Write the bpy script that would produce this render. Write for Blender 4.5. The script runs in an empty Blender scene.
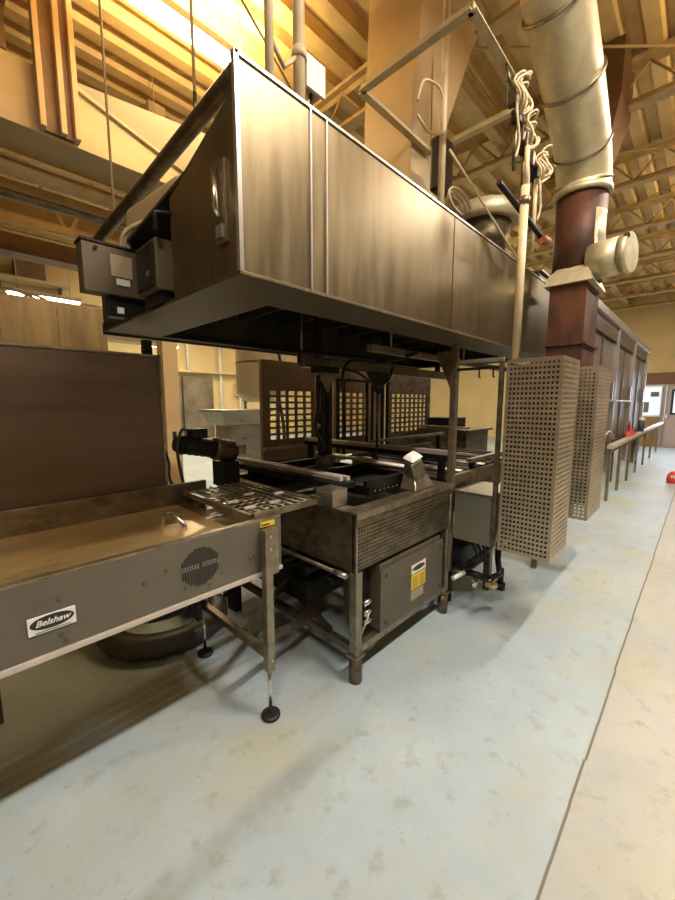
import bpy, bmesh, math, random
from mathutils import Vector, Matrix
random.seed(7)
S = bpy.context.scene
COL = S.collection
PI = math.pi

# ------------------------------------------------------------------ materials
def mat(name, base, rough=.5, metal=0., noise=0., scale=6., stretch=(1,1,1), bump=0., base2=None, emit=None, estr=0., spec=None, thr=None, bscale=None):
    m = bpy.data.materials.new(name); m.use_nodes = True
    nt = m.node_tree; N = nt.nodes; L = nt.links
    b = N['Principled BSDF']
    b.inputs['Base Color'].default_value = (*base, 1)
    b.inputs['Roughness'].default_value = rough
    b.inputs['Metallic'].default_value = metal
    if spec is not None: b.inputs['Specular IOR Level'].default_value = spec
    if emit:
        b.inputs['Emission Color'].default_value = (*emit, 1); b.inputs['Emission Strength'].default_value = estr
    if noise or base2 or bump:
        tc = N.new('ShaderNodeTexCoord'); mp = N.new('ShaderNodeMapping')
        mp.inputs['Scale'].default_value = stretch
        L.new(tc.outputs['Object'], mp.inputs['Vector'])
        nz = N.new('ShaderNodeTexNoise'); nz.inputs['Scale'].default_value = scale
        nz.inputs['Detail'].default_value = 6; nz.inputs['Roughness'].default_value = .6
        L.new(mp.outputs['Vector'], nz.inputs['Vector'])
        cr = N.new('ShaderNodeValToRGB')
        b2 = base2 if base2 else tuple(c*(1-noise) for c in base)
        lo, hi = thr if thr else (.35, .65)
        cr.color_ramp.elements[0].position = lo; cr.color_ramp.elements[0].color = (*b2, 1)
        cr.color_ramp.elements[1].position = hi; cr.color_ramp.elements[1].color = (*base, 1)
        L.new(nz.outputs['Fac'], cr.inputs['Fac']); L.new(cr.outputs['Color'], b.inputs['Base Color'])
        if metal > .5:
            mr = N.new('ShaderNodeMapRange'); mr.inputs['To Min'].default_value = max(.05, rough-.1); mr.inputs['To Max'].default_value = rough+.12
            L.new(nz.outputs['Fac'], mr.inputs['Value']); L.new(mr.outputs['Result'], b.inputs['Roughness'])
        if bump:
            bp = N.new('ShaderNodeBump'); bp.inputs['Strength'].default_value = bump; bp.inputs['Distance'].default_value = .01
            if bscale:
                n2 = N.new('ShaderNodeTexNoise'); n2.inputs['Scale'].default_value = bscale; L.new(mp.outputs['Vector'], n2.inputs['Vector'])
                L.new(n2.outputs['Fac'], bp.inputs['Height'])
            else: L.new(nz.outputs['Fac'], bp.inputs['Height'])
            L.new(bp.outputs['Normal'], b.inputs['Normal'])
    return m
M = {
 'steel': mat('stainless_steel', (.50,.46,.40), .30, .95, .25, 3, (1,1,5), .03),
 'hood': mat('hood_steel', (.24,.185,.105), .36, .9, .22, 3.5, (6,6,.6), .015),
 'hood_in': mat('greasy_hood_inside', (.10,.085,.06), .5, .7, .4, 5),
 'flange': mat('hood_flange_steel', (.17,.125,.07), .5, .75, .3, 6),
 'dirty': mat('greasy_steel', (.23,.185,.12), .40, .8, .55, 9, (1,1,2)),
 'frame': mat('frame_steel', (.37,.31,.22), .36, .85, .45, 14, (1,1,1)),
 'black': mat('black_greased_metal', (.025,.022,.018), .42, .5, .4, 20),
 'chrome': mat('bright_rail', (.75,.72,.68), .18, 1.),
 'greypaint': mat('grey_brown_paint', (.15,.13,.10), .42, .25, .18, 5, (1,1,1), .02),
 'pale': mat('pale_edge_trim', (.62,.54,.47), .4, .3, .15, 10),
 'brass': mat('worn_brass_deck', (.66,.46,.20), .30, .65, .35, 3.5, (.6,2,1), .02),
 'brownpanel': mat('brown_stainless', (.175,.125,.090), .38, .75, .25, 2, (.5,1,4), .02),
 'galv': mat('galvanised_sheet', (.62,.54,.35), .48, .5, .25, 9, (1,1,1), .03),
 'rust': mat('rusty_duct', (.13,.050,.022), .55, .35, 0, 5, (1,1,.6), .08, base2=(.045,.018,.012)),
 'screen': mat('perforated_steel', (.62,.52,.37), .38, .85, .25, 6),
 'cream': mat('cream_paint', (.62,.46,.25), .6, 0, .12, 3),
 'creampipe': mat('cream_pipe_paint', (.66,.52,.30), .5, 0, .15, 12),
 'ceil': mat('tan_deck_paint', (.68,.46,.18), .6, 0, .22, 4),
 'joist': mat('joist_paint', (.60,.42,.19), .6, .0, .25, 7),
 'wallc': mat('cream_wall_paint', (.72,.56,.28), .7, 0, .10, 1.5, (1,1,1), .05),
 'rubber': mat('black_rubber', (.016,.016,.017), .5, 0, .3, 30),
 'hose': mat('ribbed_hose_rubber', (.075,.068,.06), .42, .0, .2, 30),
 'white': mat('white_plate', (.75,.72,.68), .4),
 'ink': mat('black_ink', (.02,.018,.018), .4),
 'yellow': mat('yellow_sticker', (.72,.50,.03), .45),
 'red': mat('red_cloth', (.62,.05,.035), .7),
 'darkglass': mat('dark_window', (.03,.03,.035), .15),
 'brownband': mat('brown_band_paint', (.22,.12,.06), .6),
 'elec': mat('brown_grey_cabinet', (.15,.115,.075), .45, .3, .2, 6),
 'paper': mat('yellowed_paper', (.36,.30,.20), .6),
 'proof': mat('proofer_panel', (.25,.22,.21), .40, .6, .4, 3, (1,1,3)),
 'alu': mat('aluminium_frame', (.50,.46,.42), .35, .85),
 'wood': mat('brown_board', (.24,.13,.06), .6, 0, .3, 6),
 'tube': mat('fluorescent_tube', (1,1,1), .5, 0, emit=(1.,.93,.75), estr=14),
 'panelglow': mat('lit_window', (.8,.85,.9), .3, 0, emit=(.78,.88,1.), estr=.75),
 'rope': mat('pale_cable', (.60,.48,.30), .6),
 'brassv': mat('brass_valve', (.60,.46,.24), .3, .9),
}
# floor: worn pale blue-grey epoxy with olive stains
def floor_material():
    m = bpy.data.materials.new('worn_blue_grey_floor'); m.use_nodes = True
    nt = m.node_tree; N = nt.nodes; L = nt.links; b = N['Principled BSDF']
    tc = N.new('ShaderNodeTexCoord')
    def noise(scale, detail=6, off=0):
        mp = N.new('ShaderNodeMapping'); mp.inputs['Location'].default_value = (off, off*.7, 0)
        L.new(tc.outputs['Object'], mp.inputs['Vector'])
        n = N.new('ShaderNodeTexNoise'); n.inputs['Scale'].default_value = scale; n.inputs['Detail'].default_value = detail
        n.inputs['Roughness'].default_value = .65; L.new(mp.outputs['Vector'], n.inputs['Vector']); return n.outputs['Fac']
    def ramp(src, a, c, ca, cb):
        r = N.new('ShaderNodeValToRGB'); r.color_ramp.elements[0].position = a; r.color_ramp.elements[1].position = c
        r.color_ramp.elements[0].color = (*ca, 1); r.color_ramp.elements[1].color = (*cb, 1); L.new(src, r.inputs['Fac']); return r.outputs['Color']
    def mix(f, a, c, kind='MIX'):
        x = N.new('ShaderNodeMix'); x.data_type = 'RGBA'; x.blend_type = kind
        if isinstance(f, float): x.inputs[0].default_value = f
        else: L.new(f, x.inputs[0])
        for s, v in ((6, a), (7, c)):
            if isinstance(v, tuple): x.inputs[s].default_value = (*v, 1)
            else: L.new(v, x.inputs[s])
        return x.outputs[2]
    def gate(src, a, c, k=1.):
        r = N.new('ShaderNodeMapRange'); r.inputs['From Min'].default_value = a; r.inputs['From Max'].default_value = c
        r.inputs['To Max'].default_value = k; L.new(src, r.inputs['Value']); return r.outputs['Result']
    base = ramp(noise(.9), .35, .68, (.33,.41,.47), (.44,.53,.57))
    # warmer worn concrete on the aisle side of the joint
    sep = N.new('ShaderNodeSeparateXYZ'); L.new(tc.outputs['Object'], sep.inputs[0])
    aisle = gate(sep.outputs['Y'], .262, .222, .75)
    base = mix(aisle, base, ramp(noise(1.3, 6, 3), .4, .62, (.37,.37,.34), (.47,.45,.38)))
    base = mix(gate(noise(1.1, 4, 9), .48, .68, .7), base, (.42,.41,.27))
    base = mix(gate(noise(9, 8, 5), .56, .72, .6), base, (.23,.24,.19))
    base = mix(gate(noise(45, 4, 2), .64, .72, .6), base, (.18,.19,.17))
    # long worn smear and painted streaks of light leaking past the conveyor
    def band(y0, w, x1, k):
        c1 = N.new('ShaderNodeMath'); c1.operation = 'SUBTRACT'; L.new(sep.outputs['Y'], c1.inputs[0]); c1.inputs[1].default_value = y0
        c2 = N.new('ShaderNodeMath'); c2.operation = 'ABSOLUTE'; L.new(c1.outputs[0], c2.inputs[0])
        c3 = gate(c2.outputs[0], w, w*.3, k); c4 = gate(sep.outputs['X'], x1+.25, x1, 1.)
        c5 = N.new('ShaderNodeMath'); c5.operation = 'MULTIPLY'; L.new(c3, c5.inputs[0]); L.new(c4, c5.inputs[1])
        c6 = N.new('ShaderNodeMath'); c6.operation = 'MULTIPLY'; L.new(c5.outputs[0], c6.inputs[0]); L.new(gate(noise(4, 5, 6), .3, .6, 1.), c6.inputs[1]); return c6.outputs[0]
    base = mix(band(1.06, .075, 1.1, .5), base, (.20,.22,.20))
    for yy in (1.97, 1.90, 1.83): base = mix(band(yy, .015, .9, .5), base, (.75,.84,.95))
    L.new(base, b.inputs['Base Color'])
    mr = N.new('ShaderNodeMapRange'); mr.inputs['To Min'].default_value = .28; mr.inputs['To Max'].default_value = .6
    L.new(noise(3, 5, 4), mr.inputs['Value']); L.new(mr.outputs['Result'], b.inputs['Roughness'])
    bp = N.new('ShaderNodeBump'); bp.inputs['Strength'].default_value = .12; bp.inputs['Distance'].default_value = .01
    L.new(noise(22, 6, 1), bp.inputs['Height']); L.new(bp.outputs['Normal'], b.inputs['Normal'])
    return m
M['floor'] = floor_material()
M['wallb'] = mat('brown_wall_paint', (.22,.16,.09), .7, 0, .2, 1.5)

# ------------------------------------------------------------------ mesh helpers
class MB:
    def __init__(s): s.bm = bmesh.new()
    def box(s, x0, x1, y0, y1, z0, z1):
        v = [s.bm.verts.new(p) for p in ((x0,y0,z0),(x1,y0,z0),(x1,y1,z0),(x0,y1,z0),(x0,y0,z1),(x1,y0,z1),(x1,y1,z1),(x0,y1,z1))]
        for f in ((3,2,1,0),(4,5,6,7),(0,1,5,4),(1,2,6,5),(2,3,7,6),(3,0,4,7)): s.bm.faces.new([v[i] for i in f])
        return s
    def bar(s, a, b, w, h, up=(0,0,1)):
        a, b = Vector(a), Vector(b); d = (b-a).normalized(); up = Vector(up)
        if abs(d.dot(up)) > .98: up = Vector((1,0,0))
        r = d.cross(up).normalized()*w/2; u = r.cross(d).normalized()*h/2
        v = [s.bm.verts.new(p+i*r+j*u) for p in (a,b) for i,j in ((-1,-1),(1,-1),(1,1),(-1,1))]
        for f in ((3,2,1,0),(4,5,6,7),(0,1,5,4),(1,2,6,5),(2,3,7,6),(3,0,4,7)): s.bm.faces.new([v[i] for i in f])
        return s
    def tube(s, pts, r, n=10, cap=True):
        pts = [Vector(p) for p in pts]; rs = r if isinstance(r, (list,tuple)) else [r]*len(pts)
        rings = []; ref = None
        for i, p in enumerate(pts):
            d = (pts[min(i+1,len(pts)-1)]-pts[max(i-1,0)]).normalized()
            if ref is None or abs(d.dot(ref)) > .999:
                ref = Vector((0,0,1)) if abs(d.z) < .9 else Vector((1,0,0))
            a = (ref-d*ref.dot(d)).normalized(); ref = a; b = d.cross(a)
            rings.append([s.bm.verts.new(p+(a*math.cos(2*PI*k/n)+b*math.sin(2*PI*k/n))*rs[i]) for k in range(n)])
        for q, w in zip(rings, rings[1:]):
            for k in range(n):
                f = s.bm.faces.new((q[k], q[(k+1)%n], w[(k+1)%n], w[k])); f.smooth = True
        if cap:
            s.bm.faces.new(list(reversed(rings[0]))); s.bm.faces.new(rings[-1])
        return s
    def prism(s, poly, axis, a, b):
        def P(u, w, t): return {'x':(t,u,w),'y':(u,t,w),'z':(u,w,t)}[axis]
        A = [s.bm.verts.new(P(u,w,a)) for u,w in poly]; B = [s.bm.verts.new(P(u,w,b)) for u,w in poly]
        s.bm.faces.new(A); s.bm.faces.new(list(reversed(B)))
        n = len(poly)
        for i in range(n): s.bm.faces.new((A[i], B[i], B[(i+1)%n], A[(i+1)%n]))
        return s
    def loft(s, loops):
        R = [[s.bm.verts.new(p) for p in lp] for lp in loops]; n = len(R[0])
        for q, w in zip(R, R[1:]):
            for k in range(n): s.bm.faces.new((q[k], q[(k+1)%n], w[(k+1)%n], w[k]))
        s.bm.faces.new(list(reversed(R[0]))); s.bm.faces.new(R[-1]); return s
    def perf(s, o, eu, ev, nu, nv, pitch, hole, th, en, pv=None, hv=None):
        """perforated sheet with real holes; o corner, eu/ev unit axes, en thickness direction"""
        o, eu, ev, en = Vector(o), Vector(eu), Vector(ev), Vector(en); pv = pv or pitch
        rr = hole/2; rv = (hv or hole)/2
        for side in (0, 1):
            cache = {}
            def V(i, j):
                if (i,j) not in cache: cache[(i,j)] = s.bm.verts.new(o+eu*i*pitch+ev*j*pv+en*th*side)
                return cache[(i,j)]
            for i in range(nu):
                for j in range(nv):
                    c = o+eu*(i+.5)*pitch+ev*(j+.5)*pv+en*th*side
                    q = [s.bm.verts.new(c+eu*a*rr+ev*b*rv) for a,b in ((-.9,-.9),(.9,-.9),(.9,.9),(-.9,.9))]
                    cs = [V(i,j),V(i+1,j),V(i+1,j+1),V(i,j+1)]
                    for k in range(4):
                        f = (cs[k], cs[(k+1)%4], q[(k+1)%4], q[k]); s.bm.faces.new(f if side else tuple(reversed(f)))
                    if side == 0: s.__dict__.setdefault('_h', {})[(i,j)] = q
                    else:
                        p = s._h[(i,j)]
                        for k in range(4): s.bm.faces.new((p[k], p[(k+1)%4], q[(k+1)%4], q[k]))
        return s
    def build(s, name, m, parent=None, bevel=0., loc=None):
        bmesh.ops.recalc_face_normals(s.bm, faces=s.bm.faces)
        me = bpy.data.meshes.new(name); s.bm.to_mesh(me); s.bm.free()
        me.materials.append(M[m] if isinstance(m, str) else m)
        o = bpy.data.objects.new(name, me); COL.objects.link(o)
        if bevel:
            md = o.modifiers.new('bevel', 'BEVEL'); md.width = bevel; md.segments = 2; md.limit_method = 'ANGLE'
        if parent:
            o.parent = parent
            par = parent
            w = Vector((0,0,0))
            while par: w += par.location; par = par.parent
            o.location = -w
        return o
def tag(o, label=None, cat=None, group=None, kind=None):
    if label: o['label'] = label
    if cat: o['category'] = cat
    if group: o['group'] = group
    if kind: o['kind'] = kind
    return o
def thing(name, loc, label, cat, group=None):
    o = bpy.data.objects.new(name, None); COL.objects.link(o); o.location = loc; o.empty_display_size = .1
    return tag(o, label, cat, group)
def struct(o): o['kind'] = 'structure'; return o
def arc(c, r, a0, a1, n, ax='xz'):
    out = []
    for i in range(n+1):
        a = a0+(a1-a0)*i/n; p = [c[0],c[1],c[2]]
        p['xyz'.index(ax[0])] += r*math.cos(a); p['xyz'.index(ax[1])] += r*math.sin(a); out.append(tuple(p))
    return out
def smooth(pts, n=5):
    pts = [Vector(p) for p in pts]; P = [pts[0]]+pts+[pts[-1]]; out = []
    for i in range(1, len(P)-2):
        a,b,c,d = P[i-1],P[i],P[i+1],P[i+2]
        for k in range(n):
            t = k/n; out.append(.5*((2*b)+(-a+c)*t+(2*a-5*b+4*c-d)*t*t+(-a+3*b-3*c+d)*t**3))
    out.append(pts[-1]); return out
def bolts(mb, pts, nrm, r=.008, h=.006):
    n = Vector(nrm)
    for p in pts: mb.tube([Vector(p), Vector(p)+n*h], r, 6)
    return mb
def copy_tree(o, parent=None):
    c = o.copy(); COL.objects.link(c); c.parent = parent
    for ch in list(o.children): copy_tree(ch, c)
    return c

# ------------------------------------------------------------------ setting
X0, X1, Y0, Y1, ZC = -4., 16.7, -5., 15., 5.
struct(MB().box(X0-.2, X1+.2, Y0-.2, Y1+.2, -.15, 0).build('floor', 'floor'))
# floor joint: a thin dark groove filled with sealant
g = MB(); pts = []
x = X0
while x < X1:
    pts.append((x, .236+random.uniform(-.006,.006))); x += .25
for (a, ya), (b, yb) in zip(pts, pts[1:]): g.box(a, b, (ya+yb)/2-.0045, (ya+yb)/2+.0045, .0, .0015)
j = struct(g.build('trim_1', mat('joint_sealant', (.16,.15,.13), .7)))
struct(MB().box(X0-.2, X0, Y0, Y1, 0, ZC+.1).build('wall_near', 'wallb'))
struct(MB().box(X0-.2, X1+.2, Y0-.2, Y0, 0, ZC+.1).build('wall_right', 'wallb'))
struct(MB().box(X0-.2, X1+.2, Y1, Y1+.2, 0, ZC+.1).build('wall_left', 'wallc'))
# far wall with window and door openings
fw = MB()
WIN = (1.08, 1.78, 1.05, 2.02); DOOR = (.05, .98, 0, 2.05)
fw.box(X1, X1+.2, WIN[1], Y1, 0, ZC+.1); fw.box(X1, X1+.2, DOOR[1], WIN[1], WIN[3], ZC+.1)
fw.box(X1, X1+.2, DOOR[1], WIN[1], 0, WIN[2]); fw.box(X1, X1+.2, DOOR[1], WIN[0], WIN[2], WIN[3])
fw.box(X1, X1+.2, DOOR[0], DOOR[1], DOOR[3], ZC+.1); fw.box(X1, X1+.2, Y0, DOOR[0], 0, ZC+.1)
struct(fw.build('wall_far', 'wallc'))
struct(MB().box(X1-.03, X1, Y0, 3.4, 2.08, 2.47).build('trim_2', 'brownband'))
struct(MB().box(X1-.02, X1, .98, 1.8, 0, 1.0).build('trim_3', mat('ochre_panel', (.33,.22,.09), .6)))
w = struct(MB().box(X1+.06, X1+.08, WIN[0], WIN[1], WIN[2], WIN[3]).build('window_1', 'panelglow'))
fr = MB()
for a, b in ((WIN[0]-.05,WIN[0]),(WIN[1],WIN[1]+.05)): fr.box(X1-.04, X1+.05, a, b, WIN[2]-.05, WIN[3]+.05)
for a, b in ((WIN[2]-.05,WIN[2]),(WIN[3],WIN[3]+.05)): fr.box(X1-.04, X1+.05, WIN[0], WIN[1], a, b)
fr.build('window_frame', 'white', w)
MB().box(X1+.0, X1+.03, 1.38, 1.62, 1.15, 1.5).build('poster', mat('grey_poster', (.18,.2,.24), .5), w)
MB().box(X1+.0, X1+.03, 1.14, 1.36, 1.68, 1.84).build('sign', mat('green_grey_sign', (.16,.2,.17), .5), w)
d = struct(MB().box(X1+.04, X1+.09, DOOR[0], DOOR[1], 0, 2.05).build('door_1', mat('grey_mauve_door', (.50,.43,.42), .5)))
MB().box(X1+.01, X1+.04, .2, .76, 1.15, 1.85).build('pane', 'panelglow', d)
fr = MB(); fr.box(X1+.0, X1+.045, .14, .2, 1.09, 1.91); fr.box(X1+.0, X1+.045, .76, .82, 1.09, 1.91); fr.box(X1, X1+.045, .2, .76, 1.09, 1.15); fr.box(X1, X1+.045, .2, .76, 1.85, 1.91)
fr.build('pane_frame', 'ink', d)
MB().box(X1-.03, X1+.03, .86, .92, .95, 1.1).build('handle', 'chrome', d)
fr = MB(); fr.box(X1-.04, X1+.03, .98, 1.05, 0, 2.06); fr.build('door_frame', 'alu', d)
# cold-room door on the left wall
d = struct(MB().box(6.35, 7.95, Y1-.12, Y1-.02, .05, 2.5).build('door_2', mat('stained_steel_door', (.30,.25,.17), .45, .7, .4, 1.5)))
MB().box(6.62, 6.67, Y1-.15, Y1-.12, .1, 2.5).build('door_edge', 'ink', d)
MB().box(6.2, 6.35, Y1-.16, Y1-.02, 0, 2.6).build('door_frame', 'cream', d)
# upper bulkhead wall above the left background
struct(MB().box(X0, 3.1, 10.5, 10.7, 3.25, 4.98).build('wall_bulkhead', 'wallc'))
struct(MB().box(X0, 3.1, 10.44, 10.5, 3.25, 3.75).build('trim_4', mat('olive_dado', (.30,.25,.13), .6)))

# corrugated ceiling deck, ribs along X
cb = bmesh.new(); prof = []
y = Y0-.1
while y < Y1+.1:
    prof += [(y, ZC), (y+.12, ZC), (y+.16, ZC+.09), (y+.26, ZC+.09)]; y += .30
loop = prof+[(prof[-1][0], ZC+.13), (prof[0][0], ZC+.13)]
rows = []
for px in (X0-.1, X1+.1): rows.append([cb.verts.new((px, a, b)) for a, b in loop])
n_ = len(loop)
for i in range(n_): cb.faces.new((rows[0][i], rows[1][i], rows[1][(i+1)%n_], rows[0][(i+1)%n_]))
bmesh.ops.recalc_face_normals(cb, faces=cb.faces)
me = bpy.data.meshes.new('ceiling'); cb.to_mesh(me); cb.free(); me.materials.append(M['ceil'])
ceil = bpy.data.objects.new('ceiling', me); COL.objects.link(ceil); struct(ceil)
def joist(x, z0=4.55, ya=Y0, yb=Y1, web=.6):
    m = MB()
    m.box(x-.07, x+.07, ya, yb, z0, z0+.035); m.box(x-.004, x+.004, ya, yb, z0+.035, z0+.09)
    m.box(x-.07, x+.07, ya, yb, ZC-.04, ZC-.002); m.box(x-.004, x+.004, ya, yb, ZC-.1, ZC-.04)
    y = ya; k = 0
    while y < yb-web:
        z = (z0+.06, ZC-.06) if k % 2 == 0 else (ZC-.06, z0+.06)
        m.tube([(x, y, z[0]), (x, y+web/2, z[1])], .014, 6); y += web/2; k += 1
    return m.build('joist', 'joist', ceil)
joist(3.45, yb=1.66); joist(3.45, ya=2.34)
for x in (-1.6, .55, 5.3, 7.1, 8.9, 10.7, 12.5, 14.3, 16.0): joist(x)
def girder(y, z0, h, w=.16, xa=X0, xb=X1, m='joist'):
    g = MB(); g.box(xa, xb, y-w/2, y+w/2, z0, z0+.02); g.box(xa, xb, y-w/2, y+w/2, z0+h-.02, z0+h); g.box(xa, xb, y-.006, y+.006, z0+.02, z0+h-.02)
    return g.build('girder', m, ceil)
girder(-1.6, 4.2, .34); girder(7.4, 4.15, .38); girder(2.15, 4.72, .22, .12, xb=2.66); girder(2.15, 4.72, .22, .12, xa=3.78)
# x-bracing rods under the deck at the right
for a, b in (((3.6,1.9,4.72),(5.2,.2,4.72)),((5.4,2.2,4.6),(7.0,-.2,4.6)),((7.2,.0,4.6),(8.8,2.4,4.6)),((9.0,2.2,4.6),(10.6,-.4,4.6)),((10.8,-.4,4.6),(12.4,2.2,4.6)),((1.,2.5,4.7),(3.3,3.6,4.7))):
    MB().tube([a, b], .012, 6).build('brace_rod', 'joist', ceil)

# ------------------------------------------------------------------ lamps
def area(name, loc, sx, sy, power, color, rot=(0,0,0)):
    l = bpy.data.lights.new(name, 'AREA'); l.shape = 'RECTANGLE'; l.size = sx; l.size_y = sy; l.energy = power; l.color = color
    o = bpy.data.objects.new(name, l); COL.objects.link(o); o.location = loc; o.rotation_euler = rot
    return o
def fixture(x, y, z, L, label, power, color, ax='x', down=True):
    t = thing('fluorescent_light', (x, y, z), label, 'ceiling light', 'fluorescent lights over the aisle' if 'aisle' in label else ('fluorescent lights behind the machine' if 'behind' in label else None))
    def bx(a0, a1, b0, b1, c0, c1):
        return MB().box(x+a0, x+a1, y+b0, y+b1, z+c0, z+c1) if ax == 'x' else MB().box(x+b0, x+b1, y+a0, y+a1, z+c0, z+c1)
    bx(-L/2, L/2, -.09, .09, .04, .10).build('housing', 'white', t)
    for s in (-.05, .05):
        p = [(x-L/2+.03, y+s, z+.02), (x+L/2-.03, y+s, z+.02)] if ax == 'x' else [(x+s, y-L/2+.03, z+.02), (x+s, y+L/2-.03, z+.02)]
        MB().tube(p, .018, 8).build('tube', 'tube', t)
    for s in (-L/2+.15, L/2-.15):
        p = (x+s, y, z+.1) if ax == 'x' else (x, y+s, z+.1)
        MB().tube([p, (p[0], p[1], ZC)], .006, 5).build('hanger_rod', 'joist', t)
    sx, sy = (L, .16) if ax == 'x' else (.16, L)
    area('lamp_light', (x, y, z-.005), sx, sy, power, color)
WARM = (1., .78, .40); NEUT = (1., .94, .84)
fixture(1.72, 3.35, 4.5, 1.25, 'blazing twin-tube ceiling light above the near end of the hood', 25, WARM)
area('lamp_light', (1.72, 3.35, 4.63), 1.25, .2, 95, WARM, (PI,0,0))
for i, (x, y, p) in enumerate(((-1.2,-.7,100),(2.0,-.7,155),(5.2,-.7,120),(8.6,-.7,85),(12.2,-.7,50))):
    fixture(x, y, 4.5, 1.25, 'fluorescent light hung over the open aisle', p, NEUT)
    area('lamp_light', (x, y, 4.63), 1.2, .2, (p*.50 if x < 6 else p*1.4), WARM, (PI,0,0))
for i, (x, y, p) in enumerate(((4.3,8.2,140),(7.5,8.6,110),(6.0,12.0,140),(10.5,11.,110),(12.5,4.5,90),(8.5,4.2,60))):
    fixture(x, y, 4.5, 1.25, 'fluorescent light above the floor behind the machine', p, (1.,.92,.72))
    area('lamp_light', (x, y, 4.63), 1.2, .2, p*.5, WARM, (PI,0,0))
fixture(1.35, 8.0, 3.17, 1.0, 'small lit fluorescent strip above the big brown steel vat', 25, WARM)
# daylight through the far door and window
area('window_daylight', (X1-.1, .7, 1.5), 1.8, 1.6, 40, (.70,.80,1.), (0, PI/2, 0))

# ------------------------------------------------------------------ infeed conveyor
cv = thing('infeed_conveyor', (.9, 1.8, 0), 'long grey-brown conveyor table with brass-toned deck at left front', 'conveyor')
CX = 1.07
MB().box(-1.6, CX, 1.405, 1.425, .725, .962).build('side_panel', 'greypaint', cv, .003)
MB().box(-1.6, CX, 1.405, 1.435, .962, .972).build('top_edge', 'frame', cv, .002)
MB().box(-1.6, CX, 1.396, 1.45, .705, .724).build('bottom_trim', 'pale', cv, .002)
MB().box(-1.6, .90, 1.435, 2.17, .885, .905).build('deck', 'brass', cv)
MB().prism([(1.435,.905),(2.17,.905),(2.17,.885),(1.435,.885)], 'x', .90, 1.03).build('end_deck', mat('dull_brass', (.30,.21,.11), .38, .8, .4, 6), cv)
MB().box(-1.6, 1.09, 2.172, 2.2, .80, 1.025).build('back_rail', 'dirty', cv, .004)
MB().box(CX-.03, CX, 1.45, 2.17, .74, .88).build('end_panel', 'dirty', cv)
# round ventilation grille: many small punched slots
v = MB()
cx, cz = .665, .845
for i in range(-8, 9):
    for k in range(-7, 8):
        dx, dz = i*.0105, k*.0105
        if (dx/.083)**2+(dz/.078)**2 <= 1: v.box(cx+dx-.0026, cx+dx+.0026, 1.4015, 1.4055, cz+dz-.0038, cz+dz+.0038)
tag(v.build('vent_holes', 'ink', cv), 'black punched round vent')
v = MB()
for i in range(-7, 8):
    if abs(i) > 0:
        for k in (0, 1): v.box(cx+i*.0105-.0035, cx+i*.0105+.0005, 1.4005, 1.402, cz+k*.0105-.003, cz+k*.0105+.004)
v.build('vent_slot_glints', 'alu', cv)  # bright slivers added as painted glints on the middle slots
bt = MB()
bolts(bt, [(.20,1.405,.89),(.20,1.405,.77),(.21,1.405,.745),(.45,1.405,.85),(.70,1.405,.757),(.53,1.405,.87),(.90,1.405,.80),(.915,1.405,.812),(.89,1.405,.815),(.60,1.405,.775),(.76,1.405,.785)], (0,-1,0), .006, .004)
bt.build('screw', 'dirty', cv)
np_ = MB().box(.118, .240, 1.400, 1.405, .797, .853).build('nameplate', 'white', cv, .001)
tag(np_, 'white plate with a black oval')
e = MB(); e.prism([(.179+.057*math.cos(2*PI*k/28)*(1 if abs(math.cos(2*PI*k/28))<.9 else .99), .829+.0215*math.sin(2*PI*k/28)) for k in range(28)], 'y', 1.399, 1.4001)
ov = e.build('oval', 'ink', np_); ov.location = (0,0,0)
def lettering(text, size, loc, rot, m, parent, shear=.35, ext=.0006):
    cu = bpy.data.curves.new('text', 'FONT'); cu.body = text; cu.size = size; cu.shear = shear; cu.extrude = ext; cu.align_x = 'CENTER'; cu.align_y = 'CENTER'; cu.offset = size*.018
    tmp = bpy.data.objects.new('text', cu); COL.objects.link(tmp)
    bpy.context.view_layer.update()
    me = bpy.data.meshes.new_from_object(tmp.evaluated_get(bpy.context.evaluated_depsgraph_get()))
    bpy.data.objects.remove(tmp)
    me.transform(Matrix.Translation(Vector(loc)) @ rot); me.materials.clear(); me.materials.append(M[m])
    o = bpy.data.objects.new('lettering', me); COL.objects.link(o); o.parent = parent
    w = Vector((0,0,0)); p = parent
    while p: w += p.location; p = p.parent
    o.location = -w
    return o
RX = Matrix.Rotation(PI/2, 4, 'X')
lettering('Belshaw', .0265, (.179, 1.3985, .829), RX, 'white', np_)
s_ = MB().box(.135,.225,1.3992,1.4001,.8015,.8035).build('small_print', 'dirty', np_)
yl = tag(MB().box(.952, 1.03, 1.399, 1.4045, .935, .957).build('warning_label', 'yellow', cv), 'yellow warning sticker')
MB().box(.967,1.0,1.398,1.3995,.941,.948).build('print', 'ink', yl); MB().box(.957,.963,1.398,1.3995,.939,.953).build('triangle', 'ink', yl)
# legs with levelling feet, both ends
def conv_leg(x, y):
    l = MB().box(x-.02, x+.02, y-.02, y+.02, .24, .93).build('leg', 'frame', cv, .003)
    MB().tube([(x,y,.03),(x,y,.27)], .009, 10).build('threaded_rod', 'chrome', l)
    MB().tube([(x,y,0),(x,y,.004),(x,y,.016),(x,y,.019)], [.042,.045,.045,.030], 24).build('foot', 'rubber', l)
    b = MB(); bolts(b, [(x+.006,y-.02,.9),(x+.006,y-.02,.84),(x-.0,y-.02,.30)], (0,-1,0), .007); b.build('bolt', 'alu', l)
for x in (.965, -1.3):
    conv_leg(x, 1.375); conv_leg(x, 2.03)
    MB().box(x-.016, x+.016, 1.395, 2.01, .30, .335).build('cross_beam', 'frame', cv)
MB().box(.985, 1.02, 1.36, 1.40, .715, .93).build('corner_bracket', 'frame', cv)
MB().box(.90, .93, 1.97, 2.05, .26, .44).build('clamp', 'black', cv)
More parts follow.
